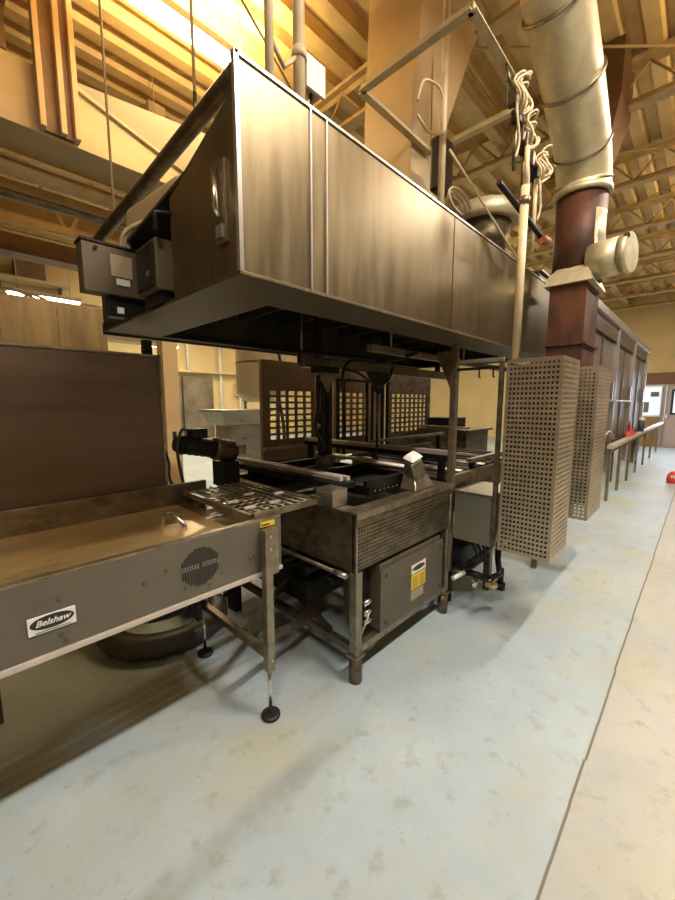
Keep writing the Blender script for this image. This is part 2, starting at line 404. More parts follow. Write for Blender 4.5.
MB().box(.875, .96, 1.99, 2.02, .33, .36).build('clamp', 'black', cv)
hd = MB(); hd.tube(smooth([(.70,1.86,.905),(.70,1.83,.955),(.72,1.79,.965),(.74,1.75,.94),(.75,1.73,.905)]), .013, 8)
tag(hd.build('handle', 'chrome', cv), 'bright bent handle on the deck')
# stretcher bars linking conveyor stand and fryer base
st = thing('floor_stretcher', (1.2, 1.75, .1), 'pair of low steel stretcher bars under the transfer gap', 'frame bar')
MB().bar((.99,1.62,.315), (1.55,1.95,.30), .03, .035).build('bar', 'frame', st)
MB().bar((.99,1.50,.315), (1.50,1.68,.14), .03, .035).build('bar', 'frame', st)
MB().bar((1.50,1.50,.14), (1.55,2.1,.30), .03, .03).build('tie', 'dirty', st)

# tall back panel behind the conveyor
bp = thing('splash_panel', (0, 2.23, .0), 'tall brown stainless splash panel standing behind the brass deck', 'steel panel')
MB().box(-1.6, .856, 2.205, 2.245, .98, 1.745).build('panel', 'brownpanel', bp, .003)
MB().box(-1.6, .862, 2.20, 2.25, 1.745, 1.757).build('top_edge', 'frame', bp)
MB().box(.856, .868, 2.20, 2.25, .98, 1.757).build('edge_channel', 'frame', bp)
MB().box(.80, .845, 2.25, 2.29, 1.70, 1.84).build('bracket', 'black', bp)
for x in (-1.4, .05): MB().box(x-.02, x+.02, 2.25, 2.29, 0, 1.7).build('leg', 'dirty', bp)
MB().tube(smooth([(.87,2.29,1.3),(.9,2.25,1.15),(.89,2.22,1.05),(.95,2.24,.95)]), .008, 8).build('cable', 'rubber', bp)

# hoses and motor box under the conveyor
hs = thing('ribbed_hose', (.8, 2.1, 0), 'fat black ribbed hose looping on the floor under the conveyor', 'hose')
path = smooth([(.60,2.75,.52),(.58,2.68,.30),(.57,2.50,.12),(.63,2.32,.075),(.80,2.19,.073),(1.0,2.17,.073),(1.17,2.27,.073),(1.24,2.5,.073),(1.16,2.8,.073)], 14)
rs = [.066+(.007 if i % 2 else 0) for i in range(len(path))]
MB().tube(path, rs, 16).build('outer_hose', 'hose', hs)
hs2 = thing('ribbed_hose', (.9, 2.3, 0), 'second black hose curving behind the fat looping hose', 'hose')
path = smooth([(.70,2.50,.50),(.71,2.46,.34),(.75,2.38,.215),(.86,2.34,.20),(.98,2.36,.19),(1.08,2.46,.17),(1.10,2.62,.10),(1.02,2.8,.062)], 14)
MB().tube(path, [.055+(.006 if i % 2 else 0) for i in range(len(path))], 14).build('inner_hose', 'hose', hs2)
mb_ = thing('motor_box', (.95, 3.1, 0), 'black box hanging below the conveyor above the hoses', 'machine box')
MB().box(.72, 1.12, 3.0, 3.3, .0, .56).build('casing', 'black', mb_, .008)
MB().box(.76, 1.08, 2.988, 3.0, .25, .50).build('cover_plate', 'rubber', mb_)
tag(MB().tube(smooth([(1.08,2.0,.62),(1.05,1.95,.50),(1.12,1.93,.42),(1.25,1.95,.40),(1.36,2.0,.44)]), .009, 8).build('drooping_cable', 'rubber'), 'thin black cable drooping under the conveyor end', 'cable')

# ------------------------------------------------------------------ transfer rack (wire belt) and gear motor
tr = thing('wire_transfer_belt', (1.2, 1.8, .97), 'wire rod transfer belt between the brass deck and the fryer', 'conveyor belt')
for x in (.945, 1.34): MB().box(x-.012, x+.012, 1.465, 2.16, .955, .985).build('side_rail', 'frame', tr, .002)
MB().bar((.95,1.452,.975), (1.38,1.452,.975), .02, .03).build('front_rail', 'frame', tr)
w = MB(); 
for k in range(7): w.tube([(1.0+k*.05,1.45,.982),(1.0+k*.05,2.15,.982)], .005, 6)
for k in range(14): w.tube([(.95,1.48+k*.05,.975),(1.34,1.48+k*.05,.975)], .004, 6)
w.build('wire_belt', 'frame', tr)
for k in range(3): MB().tube([(.95, 1.6+k*.22, .955),(1.34,1.6+k*.22,.955)], .012, 10).build('roller', 'chrome', tr)
m = MB()
for (x, y) in ((1.0,1.56),(1.0,1.72),(1.0,1.9),(1.15,1.56),(1.15,1.8),(1.28,1.7)): m.box(x-.03, x+.03, y-.012, y+.012, .984, .992)
m.build('clip', 'pale', tr)
MB().box(1.385, 1.50, 1.37, 1.50, .945, 1.035).build('end_block', 'steel', tr, .003)
MB().box(1.34, 1.40, 1.44, 1.50, .95, 1.0).build('bearing', 'dirty', tr, .003)
sr = thing('guide_rails', (1.62, 1.95, 1.05), 'two bright parallel rails running in from the rear over the belt', 'rails')
for x, z in ((1.56, 1.06), (1.62, 1.055)): MB().box(x-.012, x+.012, 1.47, 2.6, z-.012, z+.012).build('rail', 'pale', sr)
MB().box(1.52, 1.66, 1.45, 2.6, 1.0, 1.035).build('carrier', 'black', sr)
for y in (1.6, 2.4): MB().box(1.55, 1.63, y-.03, y+.03, .935, 1.0).build('support', 'black', sr)

gm = thing('gear_motor', (1.1, 2.35, 1.1), 'black ribbed gear motor behind the wire belt', 'motor')
def ringed(a, b, r, n):
    a, b = Vector(a), Vector(b); P = []; R = []
    for i in range(n): P.append(a+(b-a)*i/(n-1)); R.append(r if i % 2 else r*.93)
    return P, R
P, R = ringed((1.02,2.35,1.235), (1.30,2.35,1.175), .062, 14); MB().tube(P, R, 16).build('motor_body', 'black', gm)
P, R = ringed((1.24,2.35,1.19), (1.385,2.35,1.16), .078, 8); MB().tube(P, R, 16).build('gearbox', 'dirty', gm)
MB().tube([(.985,2.35,1.243),(1.03,2.35,1.233)], [.045,.066], 16).build('fan_cover', 'black', gm)
MB().box(1.08, 1.18, 2.30, 2.40, 1.27, 1.33).build('terminal_box', 'black', gm, .004)
MB().box(1.27, 1.385, 2.27, 2.43, 0.93, 1.10).build('mount', 'black', gm)
MB().box(1.33, 1.385, 2.3, 2.4, 0, .94).build('stand', 'black', gm)
MB().tube(smooth([(1.08,2.33,1.31),(1.0,2.28,1.33),(.96,2.26,1.2),(.98,2.24,1.0),(1.0,2.22,.93)]), .009, 8).build('cable', 'rubber', gm)

# ------------------------------------------------------------------ fryer
fx0, fx1, fy0, fy1 = 1.40, 2.40, 1.213, 2.60
fr = thing('fryer', (1.9, 1.9, 0), 'greasy stainless fryer tank on square legs under the hood', 'fryer')
MB().box(fx0, fx0+.012, fy0+.01, fy1, .62, .93).build('end_panel', 'dirty', fr, .002)
MB().box(fx0, fx1, fy0+.02, fy0+.03, .62, .93).build('side_backing', 'black', fr)
MB().perf((fx0+.012, fy0+.008, .632), (1,0,0), (0,0,1), 44, 11, .0220, .0125, .003, (0,-1,0), .0215, .0115).build('side_screen', 'dirty', fr)
MB().box(fx0, fx1, fy0+.003, fy0+.012, .868, .93).build('side_strip', 'dirty', fr)
MB().box(fx0, fx0+.012, fy0+.003, fy0+.01, .62, .868).build('corner_strip', 'frame', fr)
rim = MB(); rim.box(fx0-.005, fx1, fy0-.004, fy0+.10, .93, .942); rim.box(fx0-.005, fx0+.09, fy0+.10, fy1, .93, .942); rim.box(fx1-.06, fx1, fy0+.10, fy1, .93, .942); rim.box(fx0, fx1, fy1-.06, fy1, .93, .942)
rim.box(fx0-.005, fx1, fy0-.006, fy0-.0, .905, .942)
rim.build('rim', 'frame', fr, .002)
MB().box(fx0+.09, fx1-.06, fy0+.10, fy1-.06, .66, .80).build('oil_pan', 'black', fr)
pn = MB(); pn.box(fx0+.012, fx1, fy1-.01, fy1, .62, .93); pn.box(fx0+.01, fx1, fy0+.03, fy1-.01, .62, .66); pn.build('tank_back', 'dirty', fr)
for (x, y) in ((fx0, fy0), (fx1-.05, fy0), (fx0, fy1-.05), (fx1-.05, fy1-.05)):
    l = MB().box(x, x+.05, y, y+.05, .0, .62).build('leg', 'frame', fr, .004)
    MB().box(x-.012, x+.062, y-.012, y+.062, .145, .158).build('collar', 'frame', l)
    MB().tube([(x+.025,y+.025,.0),(x+.025,y+.025,.14)], .036, 16).build('foot_sleeve', 'dirty', l)
MB().box(fx0+.05, fx1-.05, fy0+.005, fy0+.045, .16, .20).build('lower_rail', 'frame', fr, .003)
MB().box(fx0+.005, fx0+.045, fy0+.05, fy1-.05, .16, .20).build('lower_rail', 'dirty', fr, .003)
MB().box(fx1-.045, fx1-.005, fy0+.05, fy1-.05, .16, .20).build('lower_rail', 'dirty', fr, .003)
MB().box(fx0+.05, fx1-.05, fy1-.045, fy1-.005, .16, .20).build('lower_rail', 'dirty', fr, .003)
MB().tube([(fx0-.02,fy1-.1,.60),(fx0-.02,fy0+.10,.60)], .012, 8).build('pipe', 'dirty', fr)
MB().tube([(fx0-.022,fy0+.14,.60),(fx0-.022,fy0+.05,.60)], .015, 10).build('pipe_end', 'alu', fr)
# burner works in shade below the tank
for k in range(4): MB().tube([(fx0+.12, 1.55+k*.22, .42),(fx1-.1, 1.55+k*.22, .42)], .035, 10).build('burner_tube', 'black', fr)
MB().box(fx0+.10, fx1-.08, 1.72, 2.48, .22, .36).build('lower_pan', 'black', fr)
cbx = MB().box(1.61, 2.28, fy0+.012, 1.50, .215, .60).build('control_box', 'elec', fr)
MB().box(1.60, 2.29, fy0-.006, fy0+.012, .21, .575).build('box_lid', mat('olive_box_paint', (.125,.108,.072), .4, .3, .2, 6), cbx, .003)
b = MB(); bolts(b, [(1.65,fy0-.006,.53),(2.25,fy0-.006,.53),(1.65,fy0-.006,.25),(2.25,fy0-.006,.25)], (0,-1,0), .011, .005); b.build('lid_screw', 'ink', cbx)
l1 = tag(MB().box(1.905,2.065,fy0-.009,fy0-.006,.447,.505).build('white_label','white',cbx), 'white sticker with black oval')
MB().prism([(1.985+.068*math.cos(2*PI*k/20), .478+.016*math.sin(2*PI*k/20)) for k in range(20)], 'y', fy0-.0105, fy0-.009).build('oval', 'ink', cbx)
l2 = tag(MB().box(1.905,2.065,fy0-.009,fy0-.006,.345,.440).build('yellow_label','yellow',cbx), 'yellow warning sticker')
m = MB()
for k in range(5): m.box(1.92, 1.975, fy0-.0100, fy0-.009, .356+k*.015, .362+k*.015)
for k in range(5): m.box(2.0, 2.05, fy0-.0100, fy0-.009, .356+k*.015, .362+k*.015)
m.build('label_print', mat('olive_print', (.25,.17,.02), .5), cbx)
MB().box(1.905,2.045,fy0-.009,fy0-.006,.277,.335).build('paper_label','paper',cbx)
g_ = MB()
for z in (.40,.34,.29): g_.tube([(1.50,fy0+.04,z),(1.56,fy0+.03,z+.012)], .017, 10)
g_.build('cable_gland', 'chrome', fr)
MB().tube(smooth([(1.475,fy0+.03,.24),(1.49,fy0+.01,.31),(1.53,fy0+.02,.345)]), .005, 6).build('wire', 'pale', fr)
MB().box(1.47, 1.595, fy0+.07, fy0+.09, .22, .60).build('gland_plate', 'black', fr)
MB().prism([(1.26,1.84),(1.38,1.84),(1.26,1.58)], 'x', 2.42, 2.432).build('gusset', 'frame', fr)
# upright frame at the far end of the tank
MB().box(2.405, 2.445, fy0, fy0+.045, .30, 1.885).build('upright', 'frame', fr, .003)
MB().box(2.405, 2.445, 2.5, 2.54, .0, 1.885).build('upright', 'dirty', fr, .003)
MB().box(2.405, 2.435, .91, fy0, 1.752, 1.772).build('top_rail', 'alu', fr, .002)
MB().box(2.405, 2.435, .91, .935, .56, 1.752).build('slim_upright', 'dirty', fr, .002)
MB().box(2.405, 2.425, .935, fy0, 1.705, 1.722).build('hook_rail', 'black', fr)
for y in (.97, 1.06): MB().tube([(2.41,y,1.705),(2.41,y,1.66),(2.40,y-.01,1.655)], .006, 6).build('hook', 'black', fr)
MB().tube(smooth([(2.40,1.262,.70),(2.385,1.27,.64),(2.39,1.24,.60),(2.40,1.225,.68),(2.40,1.22,.86)]), .008, 8).build('bent_handle', 'frame', fr)
sb = MB().box(2.41, 2.80, .94, fy0-.02, .555, .885).build('side_box', mat('grey_green_enamel', (.24,.24,.19), .4, .5, .15, 5), fr, .003)
MB().box(2.405, 2.81, .935, fy0-.012, .885, .90).build('box_edge', 'frame', sb)

# second bath beyond the upright
f2 = thing('second_bath', (3.3, 1.9, 0), 'dark second bath frame beyond the upright post', 'machine bath')
MB().box(2.86, 4.4, 1.10, 2.55, .60, .86).build('bath_body', 'dirty', f2, .004)
MB().box(2.46, 4.4, 1.24, 1.27, .88, .98).build('side_ledge', 'frame', f2)
MB().box(2.86, 4.4, 2.52, 2.55, .86, .98).build('side_ledge', 'dirty', f2)
for x in (2.9, 4.3):
    for y in (1.12, 2.48): MB().box(x, x+.05, y, y+.05, 0, .6).build('leg', 'dirty', f2)
for k in range(9): MB().tube([(2.95+k*.16,1.28,.92),(2.95+k*.16,2.5,.92)], .03, 10).build('roller', 'frame' if k % 3 == 0 else 'black', f2)
MB().box(2.88, 4.3, 1.3, 1.34, 1.02, 1.05).build('long_rail', 'frame', f2)
MB().box(2.88, 4.3, 2.3, 2.34, 1.10, 1.13).build('long_rail', 'frame', f2)
for x in (2.95, 4.2): 
    MB().box(x-.02, x+.02, 1.3, 1.34, .86, 1.02).build('support', 'black', f2); MB().box(x-.02, x+.02, 2.3, 2.34, .86, 1.10).build('support', 'black', f2)

# turning trays: black bars with bright rails over the oil
rt = thing('turner_rack', (2.0, 1.9, .95), 'rack of black turner bars and bright rails over the oil', 'machine rack')
for k in range(11): MB().tube([(1.74+k*.045,1.39,.955),(1.74+k*.045,2.48,.955)], .014, 8).build('turner_bar', 'black', rt)
for k, z in ((0,1.055),(1,1.05)): MB().tube([(2.17+k*.055,1.40,z),(2.17+k*.055,2.34,z+.02)], .013, 8).build('bright_rail', 'pale', rt)
for y in (1.41, 1.86, 2.32): MB().box(1.70, 2.30, y-.015, y+.015, .975, 1.035).build('cross_bar', 'black', rt)
for s in (1.72, 2.27): MB().box(s-.012, s+.012, 1.385, 2.5, .944, 1.0).build('side_plate', 'black', rt)
ch = thing('chute_tray', (2.15, 1.45, .95), 'small steel chute topped with crumpled white plastic on the fryer rim', 'chute')
MB().loft([[(2.00,1.25,.945),(2.24,1.25,.945),(2.24,1.37,.945),(2.00,1.37,.945)],[(2.04,1.28,1.00),(2.20,1.29,1.02),(2.20,1.37,1.05),(2.03,1.37,1.04)],[(2.02,1.30,1.10),(2.16,1.31,1.13),(2.14,1.36,1.15),(2.03,1.36,1.13)]]).build('chute', 'frame', ch, .006)
tag(MB().loft([[(2.02,1.29,1.115),(2.17,1.30,1.145),(2.15,1.38,1.16),(2.03,1.38,1.14)],[(2.05,1.31,1.150),(2.14,1.32,1.165),(2.13,1.36,1.185),(2.05,1.36,1.165)]]).build('plastic_wrap', 'white', ch, .008), 'crumpled white plastic')
cr = thing('cross_carrier', (2.7, 2, 1.1), 'long pale cross bar carried over the bath behind the upright', 'frame bar')
MB().box(2.60, 2.65, 1.35, 2.98, 1.10, 1.135).build('bar', 'pale', cr, .003)
MB().box(2.60, 2.65, 1.35, 2.98, 1.06, 1.10).build('under_channel', 'black', cr)
for y in (1.4, 2.9): MB().box(2.6, 2.65, y, y+.04, 0, 1.06).build('leg', 'black', cr)

# steel bench beyond the second bath
bn = thing('steel_bench', (5.2, 3.1, 0), 'dark steel bench with a grey top beyond the second bath', 'bench')
MB().box(4.75, 5.55, 2.2, 2.98, 1.10, 1.13).build('top', 'dirty', bn, .003)
MB().box(4.80, 5.50, 2.25, 2.95, .45, 1.10).build('body', 'dirty', bn)
for y in (2.3, 2.9): MB().box(4.8, 4.86, y-.03, y+.03, 0, .45).build('leg', 'black', bn); MB().box(5.44, 5.5, y-.03, y+.03, 0, .45).build('leg', 'black', bn)
MB().box(4.9, 5.3, 2.5, 2.9, 1.131, 1.28).build('control_head', 'black', bn, .01)
MB().tube([(4.78,2.2,1.16),(4.78,2.95,1.16)], .015, 8).build('rail', 'frame', bn)

# valves and pipes under the side box
vp = thing('drain_pipework', (2.55, 1.1, .3), 'black drain pipework with a brass valve below the grey side box', 'pipework')
MB().tube([(2.43,1.28,.27),(2.78,1.28,.27)], .026, 12).build('pipe', 'black', vp)
MB().tube([(2.55,1.28,.27),(2.55,.98,.27)], .026, 12).build('pipe', 'black', vp)
MB().tube([(2.36,1.16,.28),(2.47,1.13,.30)], .016, 10).build('white_handle', 'white', vp)
MB().tube([(2.47,1.13,.30),(2.47,1.28,.28)], .012, 8).build('pipe', 'dirty', vp)
MB().tube([(2.50,1.07,.235),(2.50,1.055,.235)], .035, 16).build('flange_ring', 'chrome', vp)
v = MB(); v.tube([(2.53,.985,.235),(2.60,.955,.215)], .022, 10); v.tube([(2.565,.97,.22),(2.565,.97,.265)], .012, 8); v.tube([(2.53,.98,.27),(2.60,.955,.265)], .008, 8)
tag(v.build('valve', 'brassv', vp), 'brass valve')
MB().tube([(2.55,.98,.27),(2.68,.96,.27),(2.74,1.0,.35),(2.74,1.0,.54)], .022, 10).build('riser_pipe', 'black', vp)
MB().tube([(2.72,.965,.14),(2.72,.965,.19)], .034, 12).build('pipe_cap', 'black', vp)
MB().tube([(2.72,.965,.18),(2.72,.965,.30)], .02, 10).build('pipe', 'black', vp)
MB().box(2.52, 2.76, 1.16, 1.36, .30, .46).build('burner_box', 'rubber', vp, .01)
for k in range(4): MB().tube(smooth([(2.50+.06*k,1.10,.52),(2.52+.06*k,1.06,.42),(2.50+.05*k,1.10,.33),(2.46+.05*k,1.25,.30)]), .012, 8).build('hose', 'black', vp)
MB().tube([(2.46,1.08,.40),(2.76,1.06,.42)], .016, 8).build('pipe', 'black', vp)
MB().tube([(2.55,1.28,.0),(2.55,1.28,.27)], .02, 8).build('stand_pipe', 'black', vp)
MB().tube([(2.75,1.6,.0),(2.75,1.6,.3)], .02, 8).build('stand_pipe', 'black', vp)

# ------------------------------------------------------------------ perforated guards
def guard(name, x0, x1, y0, y1, z0, z1, label, nu, nd, nz):
    t = thing(name, ((x0+x1)/2, (y0+y1)/2, z0), label, 'guard', 'perforated guards')
    pv = (z1-z0-.03)/nz
    wy = (y1-y0-.03)/nu; wx = (x1-x0-.03)/nd
    MB().perf((x0, y0+.015, z0+.015), (0,1,0), (0,0,1), nu, nz, wy, .0155, .002, (1,0,0), pv).build('front_sheet', 'screen', t)
    MB().perf((x0+.015, y0, z0+.015), (1,0,0), (0,0,1), nd, nz, wx, .0155, .002, (0,1,0), pv).build('side_sheet', 'screen', t)
    MB().box(x1-.002, x1, y0+.015, y1, z0, z1).build('shade_back_sheet', 'black', t)  # black sheets added behind the perforations so the holes look dark
    MB().box(x0+.012, x1-.002, y1-.003, y1, z0+.015, z1-.015).build('shade_inner_sheet', 'black', t)
    MB().box(x0+.012, x1-.012, y0+.012, y1-.012, z0+.003, z0+.006).build('shade_bottom_sheet', 'black', t) if x0 < 3 else None
    e = MB()
    e.box(x0-.001,x0+.015,y0-.001,y0+.015,z0,z1); e.box(x0-.001,x0+.012,y1-.015,y1,z0,z1); e.box(x1-.015,x1+.001,y0-.001,y0+.012,z0,z1)
    for z in (z0, z1-.015): e.box(x0-.001,x0+.012,y0+.015,y1-.015,z,z+.015); e.box(x0+.015,x1-.015,y0-.001,y0+.012,z,z+.015)
    e.build('edge_frame', 'screen', t)
    return t
g1 = guard('perforated_guard', 2.42, 2.78, .585, .893, .55, 1.757, 'nearer perforated steel guard box hanging beside the upright frame', 12, 13, 40)
g2 = guard('perforated_guard', 3.48, 3.99, .60, 1.06, .56, 1.772, 'farther perforated steel guard box around the foot of the rusty duct', 15, 17, 40)
MB().box(3.6, 3.65, .98, 1.02, 0, .56).build('leg', 'dirty', g2)
MB().box(3.0, 3.48, 1.02, 1.06, 1.68, 1.72).build('tie_bar', 'dirty', g2)

# ------------------------------------------------------------------ hood
hx0, hx1, hy0, hy1 = .70, 4.10, 1.105, 2.57
zb = 1.905
hd = thing('extraction_hood', (2.4, 1.85, zb), 'huge brushed steel extraction hood hanging over the fryer line', 'extraction hood')
pan = [(hx0, 1.005, 'hood'), (1.005, 1.085, 'hood'), (1.085, 2.10, 'hood'), (2.10, 3.10, 'hood'), (3.10, hx1, 'hood')]
for a, b, m in pan:
    MB().box(a+.002, b-.002, hy0, hy0+.012, zb+.012, 2.535).build('side_panel', m, hd, .002)
for x in (1.005, 1.085): MB().box(x-.004, x+.004, hy0-.006, hy0+.002, zb+.012, 2.535).build('seam', 'alu', hd)
for x in (2.10, 3.10): MB().box(x-.003, x+.003, hy0-.003, hy0+.002, zb+.012, 2.535).build('seam', 'hood', hd)
MB().box(hx0, hx1, hy0-.006, hy0+.02, 2.535, 2.545).build('top_lip', 'alu', hd)
MB().box(hx0-.003, hx0+.012, hy0-.006, hy0+.012, zb+.012, 2.545).build('corner_edge', 'alu', hd)
MB().prism([(hy0+.012,zb+.012),(1.60,zb+.012),(1.60,2.30),(hy0+.012,2.42)], 'x', hx0, hx0+.012).build('end_panel', 'hood', hd, .001)
MB().prism([(hy0+.012,2.42),(1.60,2.30),(1.60,2.36),(hy0+.012,2.50)], 'x', hx0+.03, hx0+.10).build('end_roof_edge', 'dirty', hd)
MB().box(hx0+.22, hx0+.232, 1.60, hy1, zb+.012, 2.27).build('rear_end_panel', 'dirty', hd)
MB().box(hx0+.012, hx0+.22, 1.588, 1.60, zb+.012, 2.29).build('return_panel', 'dirty', hd)
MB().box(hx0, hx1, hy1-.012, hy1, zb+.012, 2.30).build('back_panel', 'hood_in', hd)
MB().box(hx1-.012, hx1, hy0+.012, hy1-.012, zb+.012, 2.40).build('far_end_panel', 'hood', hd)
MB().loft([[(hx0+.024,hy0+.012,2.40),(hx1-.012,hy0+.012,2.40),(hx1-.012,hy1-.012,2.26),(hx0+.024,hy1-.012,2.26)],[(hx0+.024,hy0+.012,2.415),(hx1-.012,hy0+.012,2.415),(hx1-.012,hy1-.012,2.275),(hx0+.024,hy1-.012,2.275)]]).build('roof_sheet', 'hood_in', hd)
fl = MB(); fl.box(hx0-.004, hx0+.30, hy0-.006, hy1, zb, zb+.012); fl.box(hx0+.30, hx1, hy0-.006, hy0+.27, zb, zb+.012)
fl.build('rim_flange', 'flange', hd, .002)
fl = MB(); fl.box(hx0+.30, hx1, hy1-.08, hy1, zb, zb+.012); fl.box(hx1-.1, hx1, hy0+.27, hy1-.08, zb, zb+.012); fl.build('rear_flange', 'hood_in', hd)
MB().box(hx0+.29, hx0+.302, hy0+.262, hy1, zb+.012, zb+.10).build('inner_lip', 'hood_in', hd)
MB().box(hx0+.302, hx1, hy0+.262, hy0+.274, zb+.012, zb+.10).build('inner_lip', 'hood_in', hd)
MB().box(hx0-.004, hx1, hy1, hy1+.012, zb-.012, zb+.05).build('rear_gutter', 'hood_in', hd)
# interior baffle rack
for k in range(8): MB().box(1.2+k*.34, 1.215+k*.34, hy0+.28, hy1-.1, 2.08, 2.22).build('baffle', 'hood_in', hd)
# latch lever on the end panel
lv = MB().box(hx0-.012, hx0, 1.165, 1.225, 2.02, 2.27).build('latch_plate', 'frame', hd, .002)
MB().tube([(hx0-.014,1.195,2.10),(hx0-.03,1.195,2.12),(hx0-.03,1.195,2.24)], .012, 8).build('latch_lever', 'chrome', lv)
MB().box(hx0-.02, hx0-.012, 1.18, 1.215, 2.035, 2.075).build('keeper', 'alu', lv)
# small scratches plate
MB().tube([(hx0+.01,1.59,2.24),(hx0-.05,1.62,2.24),(hx0-.05,1.62,2.17)], .012, 8).build('hook_handle', 'black', hd)

# big dark pipe above the end of the hood, along Y
pp = thing('sprinkler_pipe', (.9, 2.2, 2.73), 'thick dark pipe sloping across above the near end of the hood', 'pipe')
MB().tube(smooth([(.93,1.42,2.42),(.93,1.42,2.70),(.93,1.46,2.78),(.93,1.55,2.79),(.91,2.5,2.71),(.89,3.1,2.66),(.87,3.22,2.60),(.86,3.24,2.45)], 6), .036, 14).build('pipe_run', 'dirty', pp)
MB().tube([(.93,1.8,2.78),(.93,1.8,2.90)], .01, 6).build('hanger', 'dirty', pp)
MB().tube([(.93,1.8,2.85),(.93,1.8,ZC)], .008, 6).build('hanger_rod', 'joist', pp)
MB().tube([(.90,2.9,2.68),(.90,2.9,ZC)], .008, 6).build('hanger_rod', 'joist', pp)
MB().tube([(.86,3.24,2.45),(.86,3.24,2.30)], .028, 10).build('drop_pipe', 'black', pp)

# electrical cabinets at the hood end
ca = thing('electrical_cabinet', (.63, 2.22, 2.0), 'grey-brown electrical cabinet with yellowed notice hung past the hood end', 'electrical cabinet')
MB().box(.505, .775, 2.10, 2.19, 2.015, 2.235).build('casing', 'elec', ca, .003)
MB().box(.500, .780, 2.093, 2.20, 2.235, 2.245).build('lid', 'black', ca)
MB().box(.62, .715, 2.096, 2.10, 2.10, 2.20).build('notice', 'paper', ca)
MB().box(.64, .70, 2.094, 2.10, 2.062, 2.092).build('label', 'white', ca)
MB().tube([(.56,2.10,2.21),(.56,2.085,2.21)], .008, 8).build('knob', 'black', ca)
cb2 = thing('electrical_cabinet', (.7, 1.85, 2.0), 'dark cabinet box mounted on the hood rim beside the end panel', 'electrical cabinet')
MB().box(.66, .90, 1.66, 1.88, 1.965, 2.165).build('casing', 'elec', cb2, .003)
MB().box(.65, .66, 1.68, 1.86, 1.98, 2.15).build('door', 'black', cb2, .002)
MB().box(.645, .65, 1.70, 1.735, 2.02, 2.04).build('lock', 'chrome', cb2)
MB().box(.68, .88, 1.68, 1.86, 1.918, 1.965).build('foot_rail', 'black', cb2)
jb = thing('junction_box', (.68, 2.3, 1.92), 'small black junction box with a pale tag under the cabinet', 'junction box')
MB().box(.61, .78, 2.13, 2.19, 1.918, 2.013).build('casing', 'black', jb, .003)
MB().box(.645, .675, 2.126, 2.13, 1.935, 1.965).build('tag', 'white', jb)
k = MB()
for i, (xa, xb, zt) in enumerate(((.70,.86,2.42),(.72,.95,2.38),(.74,1.0,2.46))): k.tube(smooth([(xa,2.2,2.245),(xa+.02,2.15,2.35),(xb,2.0,zt),(xb+.1,1.7,zt)]), .011, 8)
tag(k.build('cable_bundle', 'creampipe'), 'cream cables arching from the electrical cabinet over the hood', 'cables')
wr = MB(); wr.loft([[(.80,1.75,2.38),(.86,1.72,2.37),(.90,2.5,2.42),(.83,2.52,2.45)],[(.80,1.75,2.49),(.88,1.70,2.50),(.92,2.45,2.62),(.84,2.5,2.60)]])
tag(wr.build('wrapped_duct', 'cream', None, .02), 'cream wrapped duct lying behind the hood end under the dark pipe', 'duct')

# pipework just under the hood
up = hd
MB().tube(smooth([(1.62,1.9,1.74),(1.62,1.9,1.80),(1.64,1.9,1.82),(1.80,1.9,1.82),(2.4,1.9,1.83)], 4), .014, 8).build('pipe', 'black', up)
MB().tube([(1.64,1.9,1.82),(1.64,1.9,2.1)], .008, 6).build('drop_rod', 'dirty', up)
MB().box(1.75, 3.95, 2.0, 2.06, 1.74, 1.81).build('beam', 'frame', up)
MB().box(1.80, 3.95, 1.45, 1.49, 1.80, 1.84).build('beam', 'frame', up)
MB().tube(smooth([(1.95,1.8,1.72),(2.1,1.8,1.70),(2.3,1.8,1.62),(2.45,1.8,1.68),(2.5,1.8,1.78)]), .010, 8).build('cable', 'black', up)
MB().tube(smooth([(1.86,1.75,1.6),(1.88,1.75,1.72),(1.98,1.75,1.78),(2.3,1.75,1.78)]), .010, 8).build('cable', 'black', up)
MB().tube([(2.0,1.46,1.84),(2.0,1.46,2.2)], .008, 6).build('drop_rod', 'dirty', up)
MB().tube([(3.0,1.46,1.84),(3.0,1.46,2.2)], .008, 6).build('drop_rod', 'dirty', up)
MB().tube([(2.05,1.3,1.80),(2.6,1.95,1.82)], .014, 8).build('diagonal_pipe', 'black', up)
for x in (1.9, 3.6): MB().box(x-.02, x+.02, 2.01, 2.05, 1.81, 2.25).build('hanger', 'black', up)
hc = thing('lift_column', (1.88, 2.0, 1), 'black twin lift column with triangular gusset over the tank', 'column')
for x in (1.86, 1.93): MB().box(x-.018, x+.018, 1.93, 1.97, 1.04, 1.74).build('post', 'black', hc, .003)
MB().prism([(1.80,1.70),(1.99,1.70),(1.90,1.56)], 'y', 1.925, 1.93).build('gusset', 'frame', hc)
MB().box(1.80, 1.99, 1.90, 1.99, 1.70, 1.745).build('head_plate', 'black', hc)
MB().box(1.83, 1.96, 1.92, 1.98, 1.036, 1.12).build('shoe', 'frame', hc, .004)
MB().tube(smooth([(1.78,1.88,1.62),(1.76,1.88,1.45),(1.74,1.88,1.32),(1.80,1.88,1.20),(1.83,1.9,1.12)]), .012, 8).build('air_hose', 'black', hc)
MB().tube([(1.78,1.9,1.42),(1.78,1.9,1.68)], .02, 8).build('air_cylinder', 'dirty', hc)
MB().tube([(1.74,1.88,1.32),(1.82,1.93,1.34)], .012, 8).build('fitting', 'pale', hc)
hc2 = thing('lift_column', (2.5, 2.0, 1), 'slim pole with a black V gusset in the middle below the hood', 'column')
MB().tube([(2.54,1.98,.97),(2.54,1.98,1.74)], .012, 8).build('pole', 'dirty', hc2)
MB().prism([(2.40,1.74),(2.68,1.74),(2.54,1.56)], 'y', 1.96, 1.995).build('gusset', 'black', hc2)
